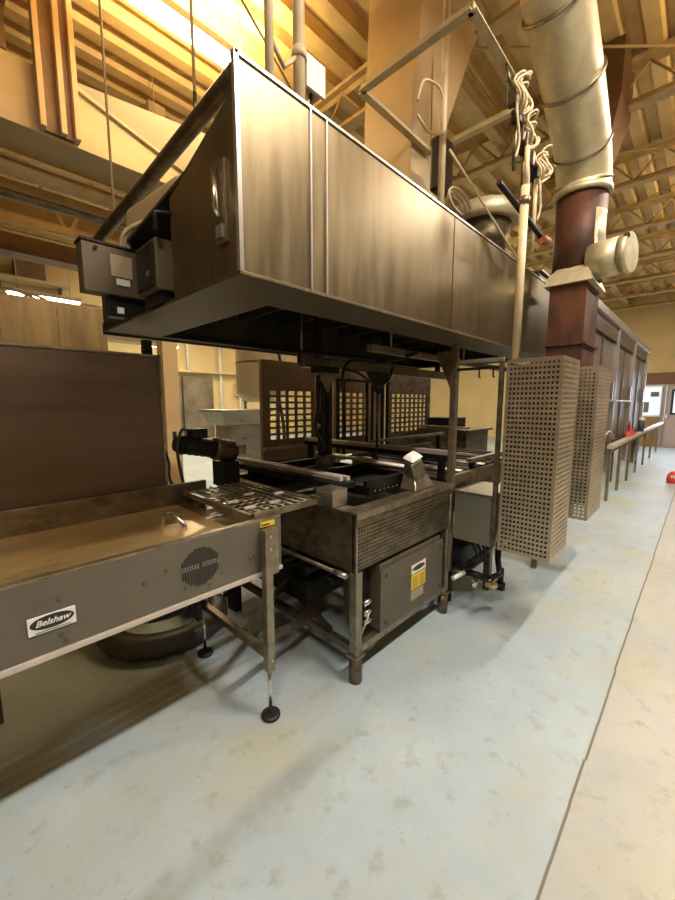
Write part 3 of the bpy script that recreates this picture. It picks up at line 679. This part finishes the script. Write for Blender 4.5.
MB().box(2.46, 2.60, 1.94, 2.0, .94, .975).build('foot_plate', 'black', hc2)
MB().box(2.50, 2.54, 1.96, 2.0, 0, .94).build('stand', 'black', hc2)

# perforated cabinets beyond the fryer
def vented(x0, x1, y, z0, z1, nu, nv, label, hole, m='galv', z_head=.0):
    t = thing('vented_screen', ((x0+x1)/2, y, 0), label, 'vented panel')
    p = (x1-x0-.16)/nu; q = (z1-z0)/nv
    MB().perf((x0+.08, y, z0), (1,0,0), (0,0,1), nu, nv, p, hole, .004, (0,1,0), q, q*.72).build('grid', m, t)
    f = MB(); f.box(x0, x0+.08, y-.01, y+.03, z0-.2, z1+.28); f.box(x1-.08, x1, y-.01, y+.03, z0-.2, z1+.28)
    f.box(x0+.08, x1-.08, y-.01, y+.03, z0-.2, z0); f.box(x0+.08, x1-.08, y-.01, y+.03, z1, z1+.28); f.build('frame', m, t)
    for x in (x0+.01, x1-.05): MB().box(x, x+.04, y, y+.03, 0, z0-.2).build('leg', 'dirty', t)
    if x0 < 3: MB().box(x0, x1, y-.05, y-.01, z0-.09, z0-.06).build('ledge', 'pale', t); MB().box(x0, x1, y-.01, y+.03, .5, z0-.2).build('lower_panel', 'dirty', t)
    return t
M['pink'] = mat('warm_reflecting_steel', (.42,.31,.23), .4, .5, .25, 3)
vented(2.12, 2.86, 3.05, 1.12, 1.62, 5, 8, 'square-holed screen seen left of the black twin lift column', .085, 'pink')
vented(3.10, 4.05, 3.05, 1.08, 1.62, 7, 8, 'square-holed screen seen just right of the black twin lift column', .075, 'pink')
vented(4.12, 5.2, 3.05, 1.08, 1.62, 8, 8, 'square-holed screen farthest along the row behind the bath', .07, 'dirty')
for i, x in enumerate((3.22,3.42,3.62,3.82)):
    pass
vb = thing('upright_rack', (3.6, 2.85, 0), 'dark upright bars standing before the middle square-holed screen', 'rack')
for x in (2.97, 3.06, 3.46, 3.56, 3.66, 3.76, 3.86): MB().box(x-.012, x+.012, 2.84, 2.87, .9, 1.72).build('bar', 'black', vb)
MB().box(2.95, 3.9, 2.84, 2.87, .86, .90).build('base_bar', 'pale', vb); MB().box(2.95, 3.9, 2.84, 2.87, 1.72, 1.75).build('top_bar', 'black', vb)
for x in (2.96, 3.85): MB().box(x, x+.03, 2.84, 2.87, 0, .86).build('leg', 'black', vb)

# ------------------------------------------------------------------ ducts at the right
rd = thing('rusty_duct', (3.72, .86, 1.2), 'rusty brown square flue duct rising from the farther guard box', 'duct')
MB().box(3.51, 3.96, .73, .99, .80, 2.44).build('lower_duct', 'rust', rd, .004)
MB().box(3.49, 3.98, .71, 1.01, 1.95, 1.965).build('flange', 'rust', rd)
c = (3.735, .86)
MB().tube([(c[0],c[1],2.46),(c[0],c[1],2.8),(c[0],c[1],3.12)], [.180,.180,.180], 28).build('upper_duct', 'rust', rd)
pt = MB()
ring = lambda z, r: [(c[0]+r*math.cos(a), c[1]+r*math.sin(a), z) for a in [math.radians(-135+ k*10) for k in range(12)]]
zs = [(2.64,.215),(2.70,.194),(2.78,.185),(2.98,.185)]
rows = [[pt.bm.verts.new(p) for p in ring(z, r)] for z, r in zs]
for q, w in zip(rows, rows[1:]):
    for i in range(11): f = pt.bm.faces.new((q[i], q[i+1], w[i+1], w[i])); f.smooth = True
bmesh.ops.solidify(pt.bm, geom=pt.bm.faces[:], thickness=.002)
tag(pt.build('sheet_patch', 'galv', rd), 'bright galvanised patch wrapped round the duct')
sk = MB().loft([[(3.47,.69,2.42),(4.0,.69,2.42),(4.0,1.03,2.42),(3.47,1.03,2.42)],[(3.50,.72,2.50),(3.97,.72,2.50),(3.97,1.0,2.50),(3.50,1.0,2.50)],[(3.56,.76,2.56),(3.90,.76,2.56),(3.90,.96,2.56),(3.56,.96,2.56)]])
tag(sk.build('collar', 'galv', rd), 'galvanised collar')
sd = rd
MB().tube([(3.66,.74,2.59),(3.62,.54,2.59)], [.135,.135], 24).build('duct_stub', 'galv', sd)
MB().tube([(3.62,.54,2.59),(3.61,.485,2.59)], .14, 24).build('end_cap', 'galv', sd)
MB().tube([(3.53,.51,2.68),(3.515,.51,2.695)], .02, 12).build('port', 'ink', sd)
gd = thing('round_duct', (3.6, .85, 3.1), 'large round galvanised duct bending up and over the hood', 'duct')
P = smooth([(3.735,.86,3.125),(3.73,.86,3.26),(3.58,.855,3.44),(3.25,.85,3.64),(2.85,.85,3.86),(2.45,.86,4.12),(2.15,.86,4.45),(2.1,.86,4.98)], 6)
MB().tube(P, [.195-.0006*i for i in range(len(P))], 32).build('duct_run', 'galv', gd)
MB().tube([(3.735,.86,3.122),(3.735,.86,3.17)], .205, 32).build('hem', 'galv', gd)
for i in (5, 12, 19, 25):
    a = P[i]; dd = (P[i+1]-P[i]).normalized(); MB().tube([a-dd*.008, a+dd*.008], .200, 32).build('seam_band', 'frame', gd)
bd = thing('roof_vent_duct', (5.2, 1.1, 3.8), 'brown tapering duct dropping from the roof behind the round duct', 'duct')
MB().loft([[(5.0,.98,3.95),(5.3,.98,3.95),(5.3,1.2,3.95),(5.0,1.2,3.95)],[(4.85,.85,4.5),(5.45,.85,4.5),(5.45,1.35,4.5),(4.85,1.35,4.5)],[(4.85,.85,4.99),(5.45,.85,4.99),(5.45,1.35,4.99),(4.85,1.35,4.99)]]).build('duct_body', mat('brown_duct_paint', (.20,.11,.05), .55, .2, .3, 4), bd)
MB().tube([(5.15,1.09,2.8),(5.15,1.09,3.96)], .05, 12).build('pipe', 'joist', bd)
MB().tube([(4.9,1.2,2.85),(4.9,1.2,4.5)], .02, 8).build('pipe', 'joist', bd)

# cream supply duct
cd = thing('supply_duct', (3.1, 2.3, 2.4), 'tall cream supply duct rising behind the hood and flaring at the top', 'duct')
MB().loft([[(2.72,1.84,2.40),(3.25,1.84,2.40),(3.25,2.30,2.40),(2.72,2.30,2.40)],[(2.72,1.82,3.86),(3.25,1.82,3.86),(3.25,2.30,3.86),(2.72,2.30,3.86)],[(2.78,1.72,4.98),(3.70,1.72,4.98),(3.70,2.30,4.98),(2.78,2.30,4.98)]]).build('duct_body', 'cream', cd, .004)
# fan drum on the hood
fn = thing('exhaust_fan', (3.4, 1.5, 2.4), 'round dark-bellied exhaust fan drum on top of the hood', 'fan')
fc = (3.35, 1.50)
MB().tube([(fc[0],fc[1],2.98),(fc[0],fc[1],3.02),(fc[0],fc[1],3.10),(fc[0],fc[1],3.13)], [.27,.29,.28,.22], 28).build('cap', 'galv', fn)
MB().tube([(fc[0],fc[1],2.70),(fc[0],fc[1],2.985)], [.17,.23], 24).build('drum', 'dirty', fn)
MB().box(fc[0]-.2, fc[0]+.2, fc[1]-.2, fc[1]+.2, 2.405, 2.71).build('curb', 'cream', fn, .01)

# hung rectangular angle-iron frame
hf = thing('hanging_frame', (2.5, 1.45, 3.5), 'rectangular angle-iron frame hanging above the hood', 'frame')
def angle(a, b): 
    m = MB(); m.bar(a, b, .05, .008); a2 = (a[0],a[1],a[2]+.0); 
    m.bar((a[0],a[1],a[2]+.02), (b[0],b[1],b[2]+.02), .01, .045); return m
angle((2.08,1.79,3.5),(2.08,1.04,3.5)).build('bar', 'galv', hf)
angle((2.08,1.04,3.5),(2.95,1.045,3.5)).build('bar', 'galv', hf)
angle((2.08,1.79,3.5),(2.95,1.79,3.5)).build('bar', 'galv', hf)
angle((2.95,1.04,3.5),(2.95,1.79,3.5)).build('bar', 'galv', hf)
MB().tube([(2.08,1.04,3.5),(2.08,1.04,ZC)], .007, 6).build('hanger_rod', 'joist', hf)
MB().tube([(2.95,1.79,3.52),(2.95,1.79,ZC)], .007, 6).build('hanger_rod', 'joist', hf)

# conduit risers, boxes and coiled cables on the hood
cr1 = thing('conduit_riser', (2.55, 1.45, 2.4), 'cream conduit riser with coiled cable standing by the cream duct', 'conduit')
MB().tube([(2.56,1.46,2.41),(2.56,1.46,4.9)], .024, 10).build('pipe', 'creampipe', cr1)
MB().box(2.66, 2.84, 1.52, 1.62, 3.05, 3.42).build('motor_box', 'black', cr1, .02)
MB().tube([(2.56,1.46,3.2),(2.70,1.55,3.2)], .012, 6).build('arm', 'creampipe', cr1)
cc = MB()
for k in range(3): cc.tube([(2.72+.16*math.cos(a)*(1-.12*k), 1.40+.02*k, 2.93+.075*math.sin(a)*(1-.1*k)-.01*k) for a in [2*PI*i/20 for i in range(17)]], .009, 6)
cc.build('cable_coil', 'rope', cr1)
MB().tube(smooth([(2.30,1.50,3.42),(2.34,1.48,3.55),(2.50,1.46,3.58),(2.56,1.46,3.5)]), .009, 6).build('cable_loop', 'rope', cr1)
MB().tube(smooth([(2.30,1.50,3.34),(2.40,1.48,3.28),(2.50,1.46,3.30),(2.56,1.46,3.33)]), .009, 6).build('cable_loop', 'rope', cr1)
cr2 = thing('conduit_riser', (2.5, .93, 1.76), 'cream vertical pipe running in front of the hood down to the nearer guard', 'conduit')
MB().tube([(2.46,.86,1.76),(2.46,.86,2.74)], .024, 12).build('pipe', 'creampipe', cr2)
MB().tube([(2.46,.86,2.74),(2.46,.86,2.95)], .014, 10).build('upper_pipe', 'creampipe', cr2)
MB().tube([(2.46,.86,2.64),(2.46,.86,2.68)], .03, 12).build('collar', 'dirty', cr2)
MB().tube([(2.42,1.0,2.80),(3.02,.90,2.60)], .018, 8).build('dark_arm', 'black', cr2)
MB().tube([(2.94,.90,2.60),(3.06,.90,2.62)], .028, 8).build('end_fitting', mat('red_brown_fitting', (.3,.09,.04), .5), cr2)
for nm, (x, y, z0, z1, r), lab in (('conduit_riser',(1.13,1.5,2.37,4.95,.020),'slim cream conduit rising from the hood near its bright end'),('conduit_riser',(1.30,1.5,2.36,4.95,.028),'thicker cream pipe with an elbow rising behind the first hood panel')):
    t = thing(nm, (x,y,z0), lab, 'conduit')
    MB().tube([(x,y,z0),(x,y,z1)], r, 10).build('pipe', 'creampipe', t)
    if r > .025:
        MB().tube([(x,y,3.10),(x-.09,y,3.0),(x-.17,y+.0,3.08)], .012, 8).build('branch', 'creampipe', t)
        MB().tube([(x,y,3.08),(x,y,3.12)], .036, 10).build('coupling', 'creampipe', t)
wp = thing('white_box', (1.40, 1.45, 2.9), 'pale square panel box above the hood beside the cream pipes', 'panel box')
MB().box(1.33, 1.45, 1.48, 1.495, 2.98, 3.12).build('face', 'white', wp)
MB().box(1.34, 1.44, 1.495, 1.55, 2.99, 3.11).build('body', 'cream', wp)
MB().tube([(1.39,1.52,2.38),(1.39,1.52,2.995)], .01, 6).build('support_rod', 'dirty', wp)
rc = thing('cable_tangle', (2.8, 1.0, 3.2), 'tangle of cables and fittings hanging from the frame corner', 'cables')
rnd = random.Random(3)
for cx_, cz_, n_, rr_ in ((2.56,3.33,4,.075),(2.76,3.20,3,.065),(3.02,3.12,4,.06)):
    t1 = MB()
    for k in range(n_):
        ra, rb = rr_*rnd.uniform(.7,1.15), rr_*rnd.uniform(.9,1.6); ox, oz, ph = rnd.uniform(-.03,.03), rnd.uniform(-.04,.02), rnd.uniform(0,2)
        t1.tube([(cx_+ox+ra*math.cos(a), .95+.02*math.sin(3*a)-.008*k, cz_+oz+rb*math.sin(a)) for a in [ph+5.2*i/18 for i in range(19)]], .0075, 6)
    t1.tube(smooth([(cx_-.02,.96,cz_),(cx_-.05,.95,cz_-.12),(cx_+.01,.95,cz_-.26),(cx_-.01,.96,cz_-.36)]), .007, 6)
    t1.build('cable_coil', 'rope', rc)
for k, (x, z) in enumerate(((2.55,3.36),(2.62,3.28),(2.70,3.22),(2.78,3.17),(2.90,3.16),(3.0,3.10),(3.06,3.05))):
    MB().box(x-.022, x+.022, .965, 1.02, z-.09+.02*(k%2), z+.0).build('fitting', 'black' if k % 2 else 'dirty', rc, .004)
for x, zt, zl in ((2.64,3.3,2.95),(2.80,3.2,2.86),(3.02,3.12,2.70)): MB().tube([(x,1.0,zt),(x,1.0,zl)], .012, 8).build('drop_pipe', 'dirty', rc)
MB().tube([(2.52,1.0,3.40),(3.12,1.0,3.06)], .025, 8).build('carrier_pipe', 'dirty', rc)
MB().tube([(2.52,1.0,3.38),(2.52,1.03,3.5)], .008, 6).build('hanger', 'dirty', rc)
MB().tube([(3.00,.98,2.55),(3.00,.98,3.10)], .015, 8).build('drop_pipe', 'creampipe', rc)
dr = thing('stay_rod', (2.8,1.3,3), 'thin pale stay rod slanting down above the hood', 'rod')
MB().tube([(2.62,1.44,3.25),(3.25,1.12,2.54)], .008, 6).build('rod', 'creampipe', dr)
tb = thing('top_box', (3.6,1.4,2.4), 'dark box on the far end of the hood roof beside the rusty duct', 'machine box')
MB().box(3.70, 4.05, 1.13, 1.5, 2.425, 2.62).build('casing', 'dirty', tb, .005); MB().box(3.69,4.06,1.11,1.51,2.62,2.635).build('lid', 'frame', tb)

# ------------------------------------------------------------------ proofer cabinet and bench rail
pf = thing('proofer_cabinet', (9, 1.5, 0), 'long tall proofer cabinet with framed panels beyond the ducts', 'proofer')
px0, px1, py = 5.6, 12.0, 1.13
pz = 2.78
MB().box(px0, px1, py+.04, 1.75, .75, pz-.04).build('body', 'proof', pf)
cols = (5.6, 7.75, 9.75, 11.93)
for x in cols: MB().box(x-.05, x+.07, py-.04, py+.04, .3, pz-.1).build('post', 'alu', pf, .004)
MB().box(px0, px1+.05, py-.06, py+.06, pz-.1, pz).build('top_rail', 'alu', pf, .004)
MB().box(px0, px1, py-.02, py+.04, pz-.32, pz-.1).build('top_shadow_rail', 'dirty', pf)
MB().box(px0, px1, py-.02, py+.04, .72, .84).build('bottom_rail', 'dirty', pf)
for a, b in zip(cols, cols[1:]):
    MB().box(a+.12, b-.1, py+.02, py+.05, .86, pz-.34).build('panel', 'proof', pf)
    MB().box((a+b)/2-.02, (a+b)/2+.02, py, py+.06, .86, pz-.34).build('mullion', 'dirty', pf)
    MB().box(b-.30, b-.26, py-.05, py, 1.5, 1.8).build('handle', 'chrome', pf)
MB().tube([(5.8,py-.06,1.52),(9.6,py-.06,1.52)], .015, 6).build('rail_tube', 'alu', pf)
for x in (5.7, 8.7, 11.8):
    for y in (1.2, 1.68): MB().box(x-.04, x+.04, y-.04, y+.04, 0, .76).build('leg', 'dirty', pf)
rl = thing('bench_rail', (9.5, .97, 0), 'low pale rail on short posts running beside the proofer', 'rail')
MB().box(6.9, 16.3, .93, 1.01, .80, .86).build('rail', 'pale', rl, .004)
MB().box(6.9, 13.0, 1.01, 1.06, .70, .80).build('under_rail', 'dirty', rl)
for x in (6.93, 7.9, 9.0, 10.2, 11.6, 13.2, 15.0): MB().box(x-.035, x+.035, .95, .99, 0, .80).build('post', 'frame', rl)
MB().box(16.2, 16.28, .93, 1.01, .86, 2.05).build('end_post', 'alu', rl)
MB().tube(smooth([(6.95,1.06,.86),(7.1,1.07,1.0),(7.5,1.07,1.02),(7.8,1.05,.87)]), .015, 6).build('bent_pipe', 'pale', rl)
rg = MB(); 
rg.loft([[(8.6,.945,.862),(9.7,.94,.862),(9.7,1.0,.862),(8.6,1.0,.862)],[(8.7,.95,.95),(9.3,.95,.92),(9.5,1.0,.95),(8.8,1.0,1.02)],[(8.75,.96,1.16),(8.9,.96,1.06),(8.95,.99,1.06),(8.78,.99,1.12)]])
tag(rg.build('red_cloth', 'red', None, .02), 'red cloth draped on the low rail by the proofer', 'cloth')
bk = thing('rag_bucket', (10.6, .97, .86), 'dark bucket with white top standing on the low rail', 'bucket')
MB().tube([(10.6,.97,.86),(10.6,.97,1.10)], [.05,.06], 14).build('body', mat('dark_blue_plastic', (.05,.05,.10), .5), bk)
MB().tube([(10.6,.97,1.10),(10.6,.97,1.16)], [.065,.05], 14).build('lid', 'white', bk)
# red and black item standing on the floor at the right edge
rk = thing('floor_tool', (9.2, .27, 0), 'small red and black floor tool standing at the right edge', 'floor tool')
MB().tube([(9.33,.31,0),(9.33,.31,.08),(9.33,.31,.17),(9.33,.31,.22)], [.09,.10,.08,.03], 12).build('head', 'red', rk)
MB().box(9.30, 9.42, .20, .27, 0, .30).build('bracket', 'ink', rk, .01)
MB().tube([(9.36,.235,.28),(9.36,.20,.42)], .02, 8).build('grip', 'red', rk)
MB().box(9.24,9.26,.28,.34,.10,.15).build('label', 'white', rk)

# ------------------------------------------------------------------ left roof structure
bm_ = thing('box_beam', (1, 4.3, 3.7), 'large cream boxed beam crossing the upper left', 'beam')
MB().prism([(4.14,3.70),(4.62,3.70),(4.62,4.20),(4.14,4.20)], 'x', -3.9, 2.35).build('beam_body', 'cream', bm_, .004)
MB().loft([[(1.0,4.10,4.20),(2.35,3.85,4.20),(2.35,4.14,4.20),(1.0,4.14,4.20)],[(1.0,4.11,4.17),(2.35,4.10,3.75),(2.35,4.14,3.75),(1.0,4.14,4.17)]]).build('lit_band_sheet', mat('lit_band_cream', (.78,.66,.42), .6), bm_)  # sheet in lighter cream paints the lit band on the beam face
pc = thing('boxed_column', (.87, 4.12, 3.7), 'cream boxed column pair rising from the boxed beam', 'column')
for a, b, yy in ((.76,.80,4.06),(.90,.94,4.06),(1.0,1.04,4.06)): MB().box(a, b, yy-.02, 4.138, 3.72, 4.97).build('board', 'cream', pc, .003)
MB().box(.80, 1.0, 4.10, 4.138, 3.72, 4.97).build('back_board', 'wood', pc)
MB().box(.42, .60, 4.15, 4.28, 4.22, 4.97).build('dark_post', 'wood', pc)
def long_pipe(y, z, r, label, m='creampipe', xb=2.6, slope=0):
    t = thing('roof_pipe', (-1, y, z), label, 'pipe')
    MB().tube([(-3.9,y,z),(xb,y,z+slope)], r, 12).build('pipe', m, t)
    for x in (-2, .3, 1.9): MB().tube([(x,y,z+r),(x,y,ZC)], .005, 5).build('hanger_rod', 'joist', t)
    return t
long_pipe(4.70, 3.60, .075, 'brown pipe tucked right under the boxed beam at upper left', 'joist')
long_pipe(5.0, 3.55, .07, 'tan pipe second below the boxed beam at upper left', 'joist')
long_pipe(5.3, 3.62, .05, 'tan pipe third below the boxed beam at upper left', 'joist')
long_pipe(4.6, 3.33, .038, 'grey-tan round pipe lowest before the roof truss at left', 'dirty')
tt = thing('roof_truss', (0, 6, 3.6), 'cream roof truss with angled webs behind the pipes at left', 'truss')
MB().box(-3.9, 3.6, 5.97, 6.03, 3.58, 3.68).build('bottom_chord', 'creampipe', tt)
MB().box(-3.9, 3.6, 5.97, 6.03, 4.3, 4.4).build('top_chord', 'creampipe', tt)
x = -3.6; k = 0
while x < 3.3:
    MB().bar((x, 6, 3.66 if k % 2 else 4.32), (x+.32, 6, 4.32 if k % 2 else 3.66), .05, .04).build('web', 'creampipe', tt); x += .38; k += 1
for x in (-3, .2, 3.4): MB().tube([(x,6,4.38),(x,6,ZC)], .015, 6).build('hanger_rod', 'joist', tt)
t2_ = thing('timber_beam', (0, 6.6, 3.3), 'brown timber beam low behind the roof truss at left', 'beam')
MB().box(-3.9, 4.2, 6.5, 6.8, 3.40, 3.62).build('beam', 'wood', t2_)
for x in (-3, .4, 3.8): MB().tube([(x,6.65,3.6),(x,6.65,ZC)], .015, 6).build('hanger_rod', 'joist', t2_)

# background left
vt = thing('steel_vat', (0, 5.6, 0), 'big brown stainless oven body behind the splash panel', 'oven')
MB().box(-3.5, 1.39, 5.0, 6.3, .3, 2.55).build('body', mat('oven_brown_steel', (.30,.20,.085), .40, .7, .45, 3, (2.5,2.5,.25)), vt, .01)
v = MB()
for k in range(10): v.box(-3.3+k*.47, -3.29+k*.47, 4.992, 5.0, .4, 2.5)
v.build('panel_seam', 'dirty', vt)
MB().box(-3.5, 1.39, 5.0, 6.3, .0, .3).build('plinth', 'dirty', vt)
cl = thing('cream_pillar', (2.05, 5, 0), 'cream square pillar beside the brown oven with a switch box', 'pillar')
MB().box(1.98, 2.17, 4.95, 5.13, 0, 4.98).build('shaft', 'cream', cl, .004)
MB().box(2.05, 2.10, 4.94, 4.95, 1.02, 1.12).build('switch', 'ink', cl)
sf = thing('wall_shelf', (1.3, 9.9, 3.9), 'shelf with a brown crate high on the bulkhead wall', 'shelf')
MB().box(.95, 2.15, 10.05, 10.44, 3.93, 3.98).build('board', 'cream', sf)
MB().box(1.0, 1.03, 10.2, 10.44, 3.7, 3.93).build('bracket', 'dirty', sf); MB().box(2.0, 2.03, 10.2, 10.44, 3.7, 3.93).build('bracket', 'dirty', sf)
tag(MB().box(1.25, 1.75, 10.1, 10.4, 3.982, 4.32).build('brown_crate', 'wood', None, .01), 'brown crate standing on the high wall shelf', 'crate')
rnd = random.Random(5)
ct = thing('rooftop_pipework', (1, 7, 2.7), 'jumble of cream pipes above the brown oven', 'pipework')
for k in range(9):
    x = -.6+k*.3; MB().tube(smooth([(x,7.2,2.6),(x+.1,7.1,2.95+rnd.uniform(-.1,.1)),(x+.5,7.0,2.9+rnd.uniform(-.1,.1)),(x+.75,7.2,2.6)], 4), .022, 6).build('pipe', 'creampipe', ct)
MB().box(-1.2, 3.0, 6.95, 7.3, 2.50, 2.60).build('tray', 'creampipe', ct)
for x in (-1.1, 2.85): MB().box(x, x+.06, 7.1, 7.16, 0, 2.5).build('leg', 'creampipe', ct)
# white wall pipes on the left wall
for i, (x, lab) in enumerate(((6.9,'white pipe above the steel cold-room door'),(8.3,'white pipe on the back wall right of the steel door'),(9.2,'white pipe on the back wall, middle of three right of the steel door'),(10.4,'white pipe on the back wall, rightmost of those beyond the steel door'))):
    tag(MB().tube([(x,14.85,2.62 if i == 0 else .3),(x,14.85,4.9)], .055, 8).build('wall_pipe', 'white'), lab, 'pipe')
tag(MB().box(6.2, 12.5, 14.6, 14.98, 2.66, 2.74).build('wall_ledge', 'cream'), 'long cream ledge above the cold-room door', 'ledge')
wb = thing('wall_cabinet', (9.6, 14.7, 1.4), 'dark control box on the back wall right of the steel door', 'control box')
MB().box(9.0, 10.0, 14.7, 14.98, 1.75, 2.3).build('casing', 'cream', wb); MB().box(9.3, 9.9, 14.68, 14.7, 1.85, 2.05).build('panel', 'ink', wb)
# stainless hopper machine and silo in the mid distance
hp = thing('hopper_machine', (3.2, 5.2, 0), 'pale stainless hopper machine behind the gear motor', 'machine')
MB().loft([[(2.82,5.0,1.16),(3.52,5.0,1.16),(3.52,5.5,1.16),(2.82,5.5,1.16)],[(2.76,4.9,1.36),(3.60,4.9,1.36),(3.60,5.6,1.36),(2.76,5.6,1.36)]]).build('hopper', 'steel', hp, .005)
MB().box(2.74, 3.62, 4.88, 5.62, 1.36, 1.385).build('top_plate', 'alu', hp)
MB().box(2.95, 3.55, 5.05, 5.5, 0, 1.16).build('body', 'steel', hp, .01)
MB().box(3.05, 3.2, 5.04, 5.05, .7, .85).build('panel', 'dirty', hp)
sl = thing('flour_silo', (4.3, 6.1, 0), 'pale bulging silo with a hose beyond the hopper machine', 'silo')
MB().tube([(4.25,6.1,1.5),(4.25,6.1,1.65),(4.25,6.1,2.9),(4.25,6.1,3.1)], [.28,.46,.46,.3], 20).build('tank', mat('beige_silo', (.55,.44,.28), .5, .2, .2, 2), sl)
MB().tube([(4.25,6.1,2.2),(4.25,6.1,2.23)], .47, 20).build('hoop', 'dirty', sl)
for a in (0, 2.09, 4.19): MB().tube([(4.25+.35*math.cos(a),6.1+.35*math.sin(a),0),(4.25+.35*math.cos(a),6.1+.35*math.sin(a),1.7)], .03, 8).build('leg', 'steel', sl)
MB().tube(smooth([(4.1,5.6,2.8),(4.25,5.5,2.2),(4.2,5.5,1.6),(4.3,5.5,1.0),(4.3,5.5,.02)]), .03, 8).build('hose', 'rubber', sl)
# cutting light strip seen over the door
fixture(5.2, 13.2, 3.3, 1.2, 'small lit strip light low over the steel cold-room door', 30, WARM)

# ------------------------------------------------------------------ camera, world, view
cam = bpy.data.cameras.new('camera'); co = bpy.data.objects.new('camera', cam); COL.objects.link(co)
cam.sensor_fit = 'HORIZONTAL'; cam.sensor_width = 36.; cam.lens = 379/675*36; cam.clip_start = .05; cam.clip_end = 100
pitch = math.atan(48/379); az = math.atan(368/382)
co.location = (0, 0, 1.5); co.rotation_euler = (PI/2-pitch, 0, az-PI/2)
S.camera = co
w = bpy.data.worlds.new('world'); S.world = w; w.use_nodes = True
w.node_tree.nodes['Background'].inputs[0].default_value = (.9,.8,.6,1); w.node_tree.nodes['Background'].inputs[1].default_value = .05
S.view_settings.view_transform = 'Standard'; S.view_settings.look = 'None'; S.view_settings.gamma = 1; S.view_settings.use_curve_mapping = False
S.view_settings.exposure = 0.
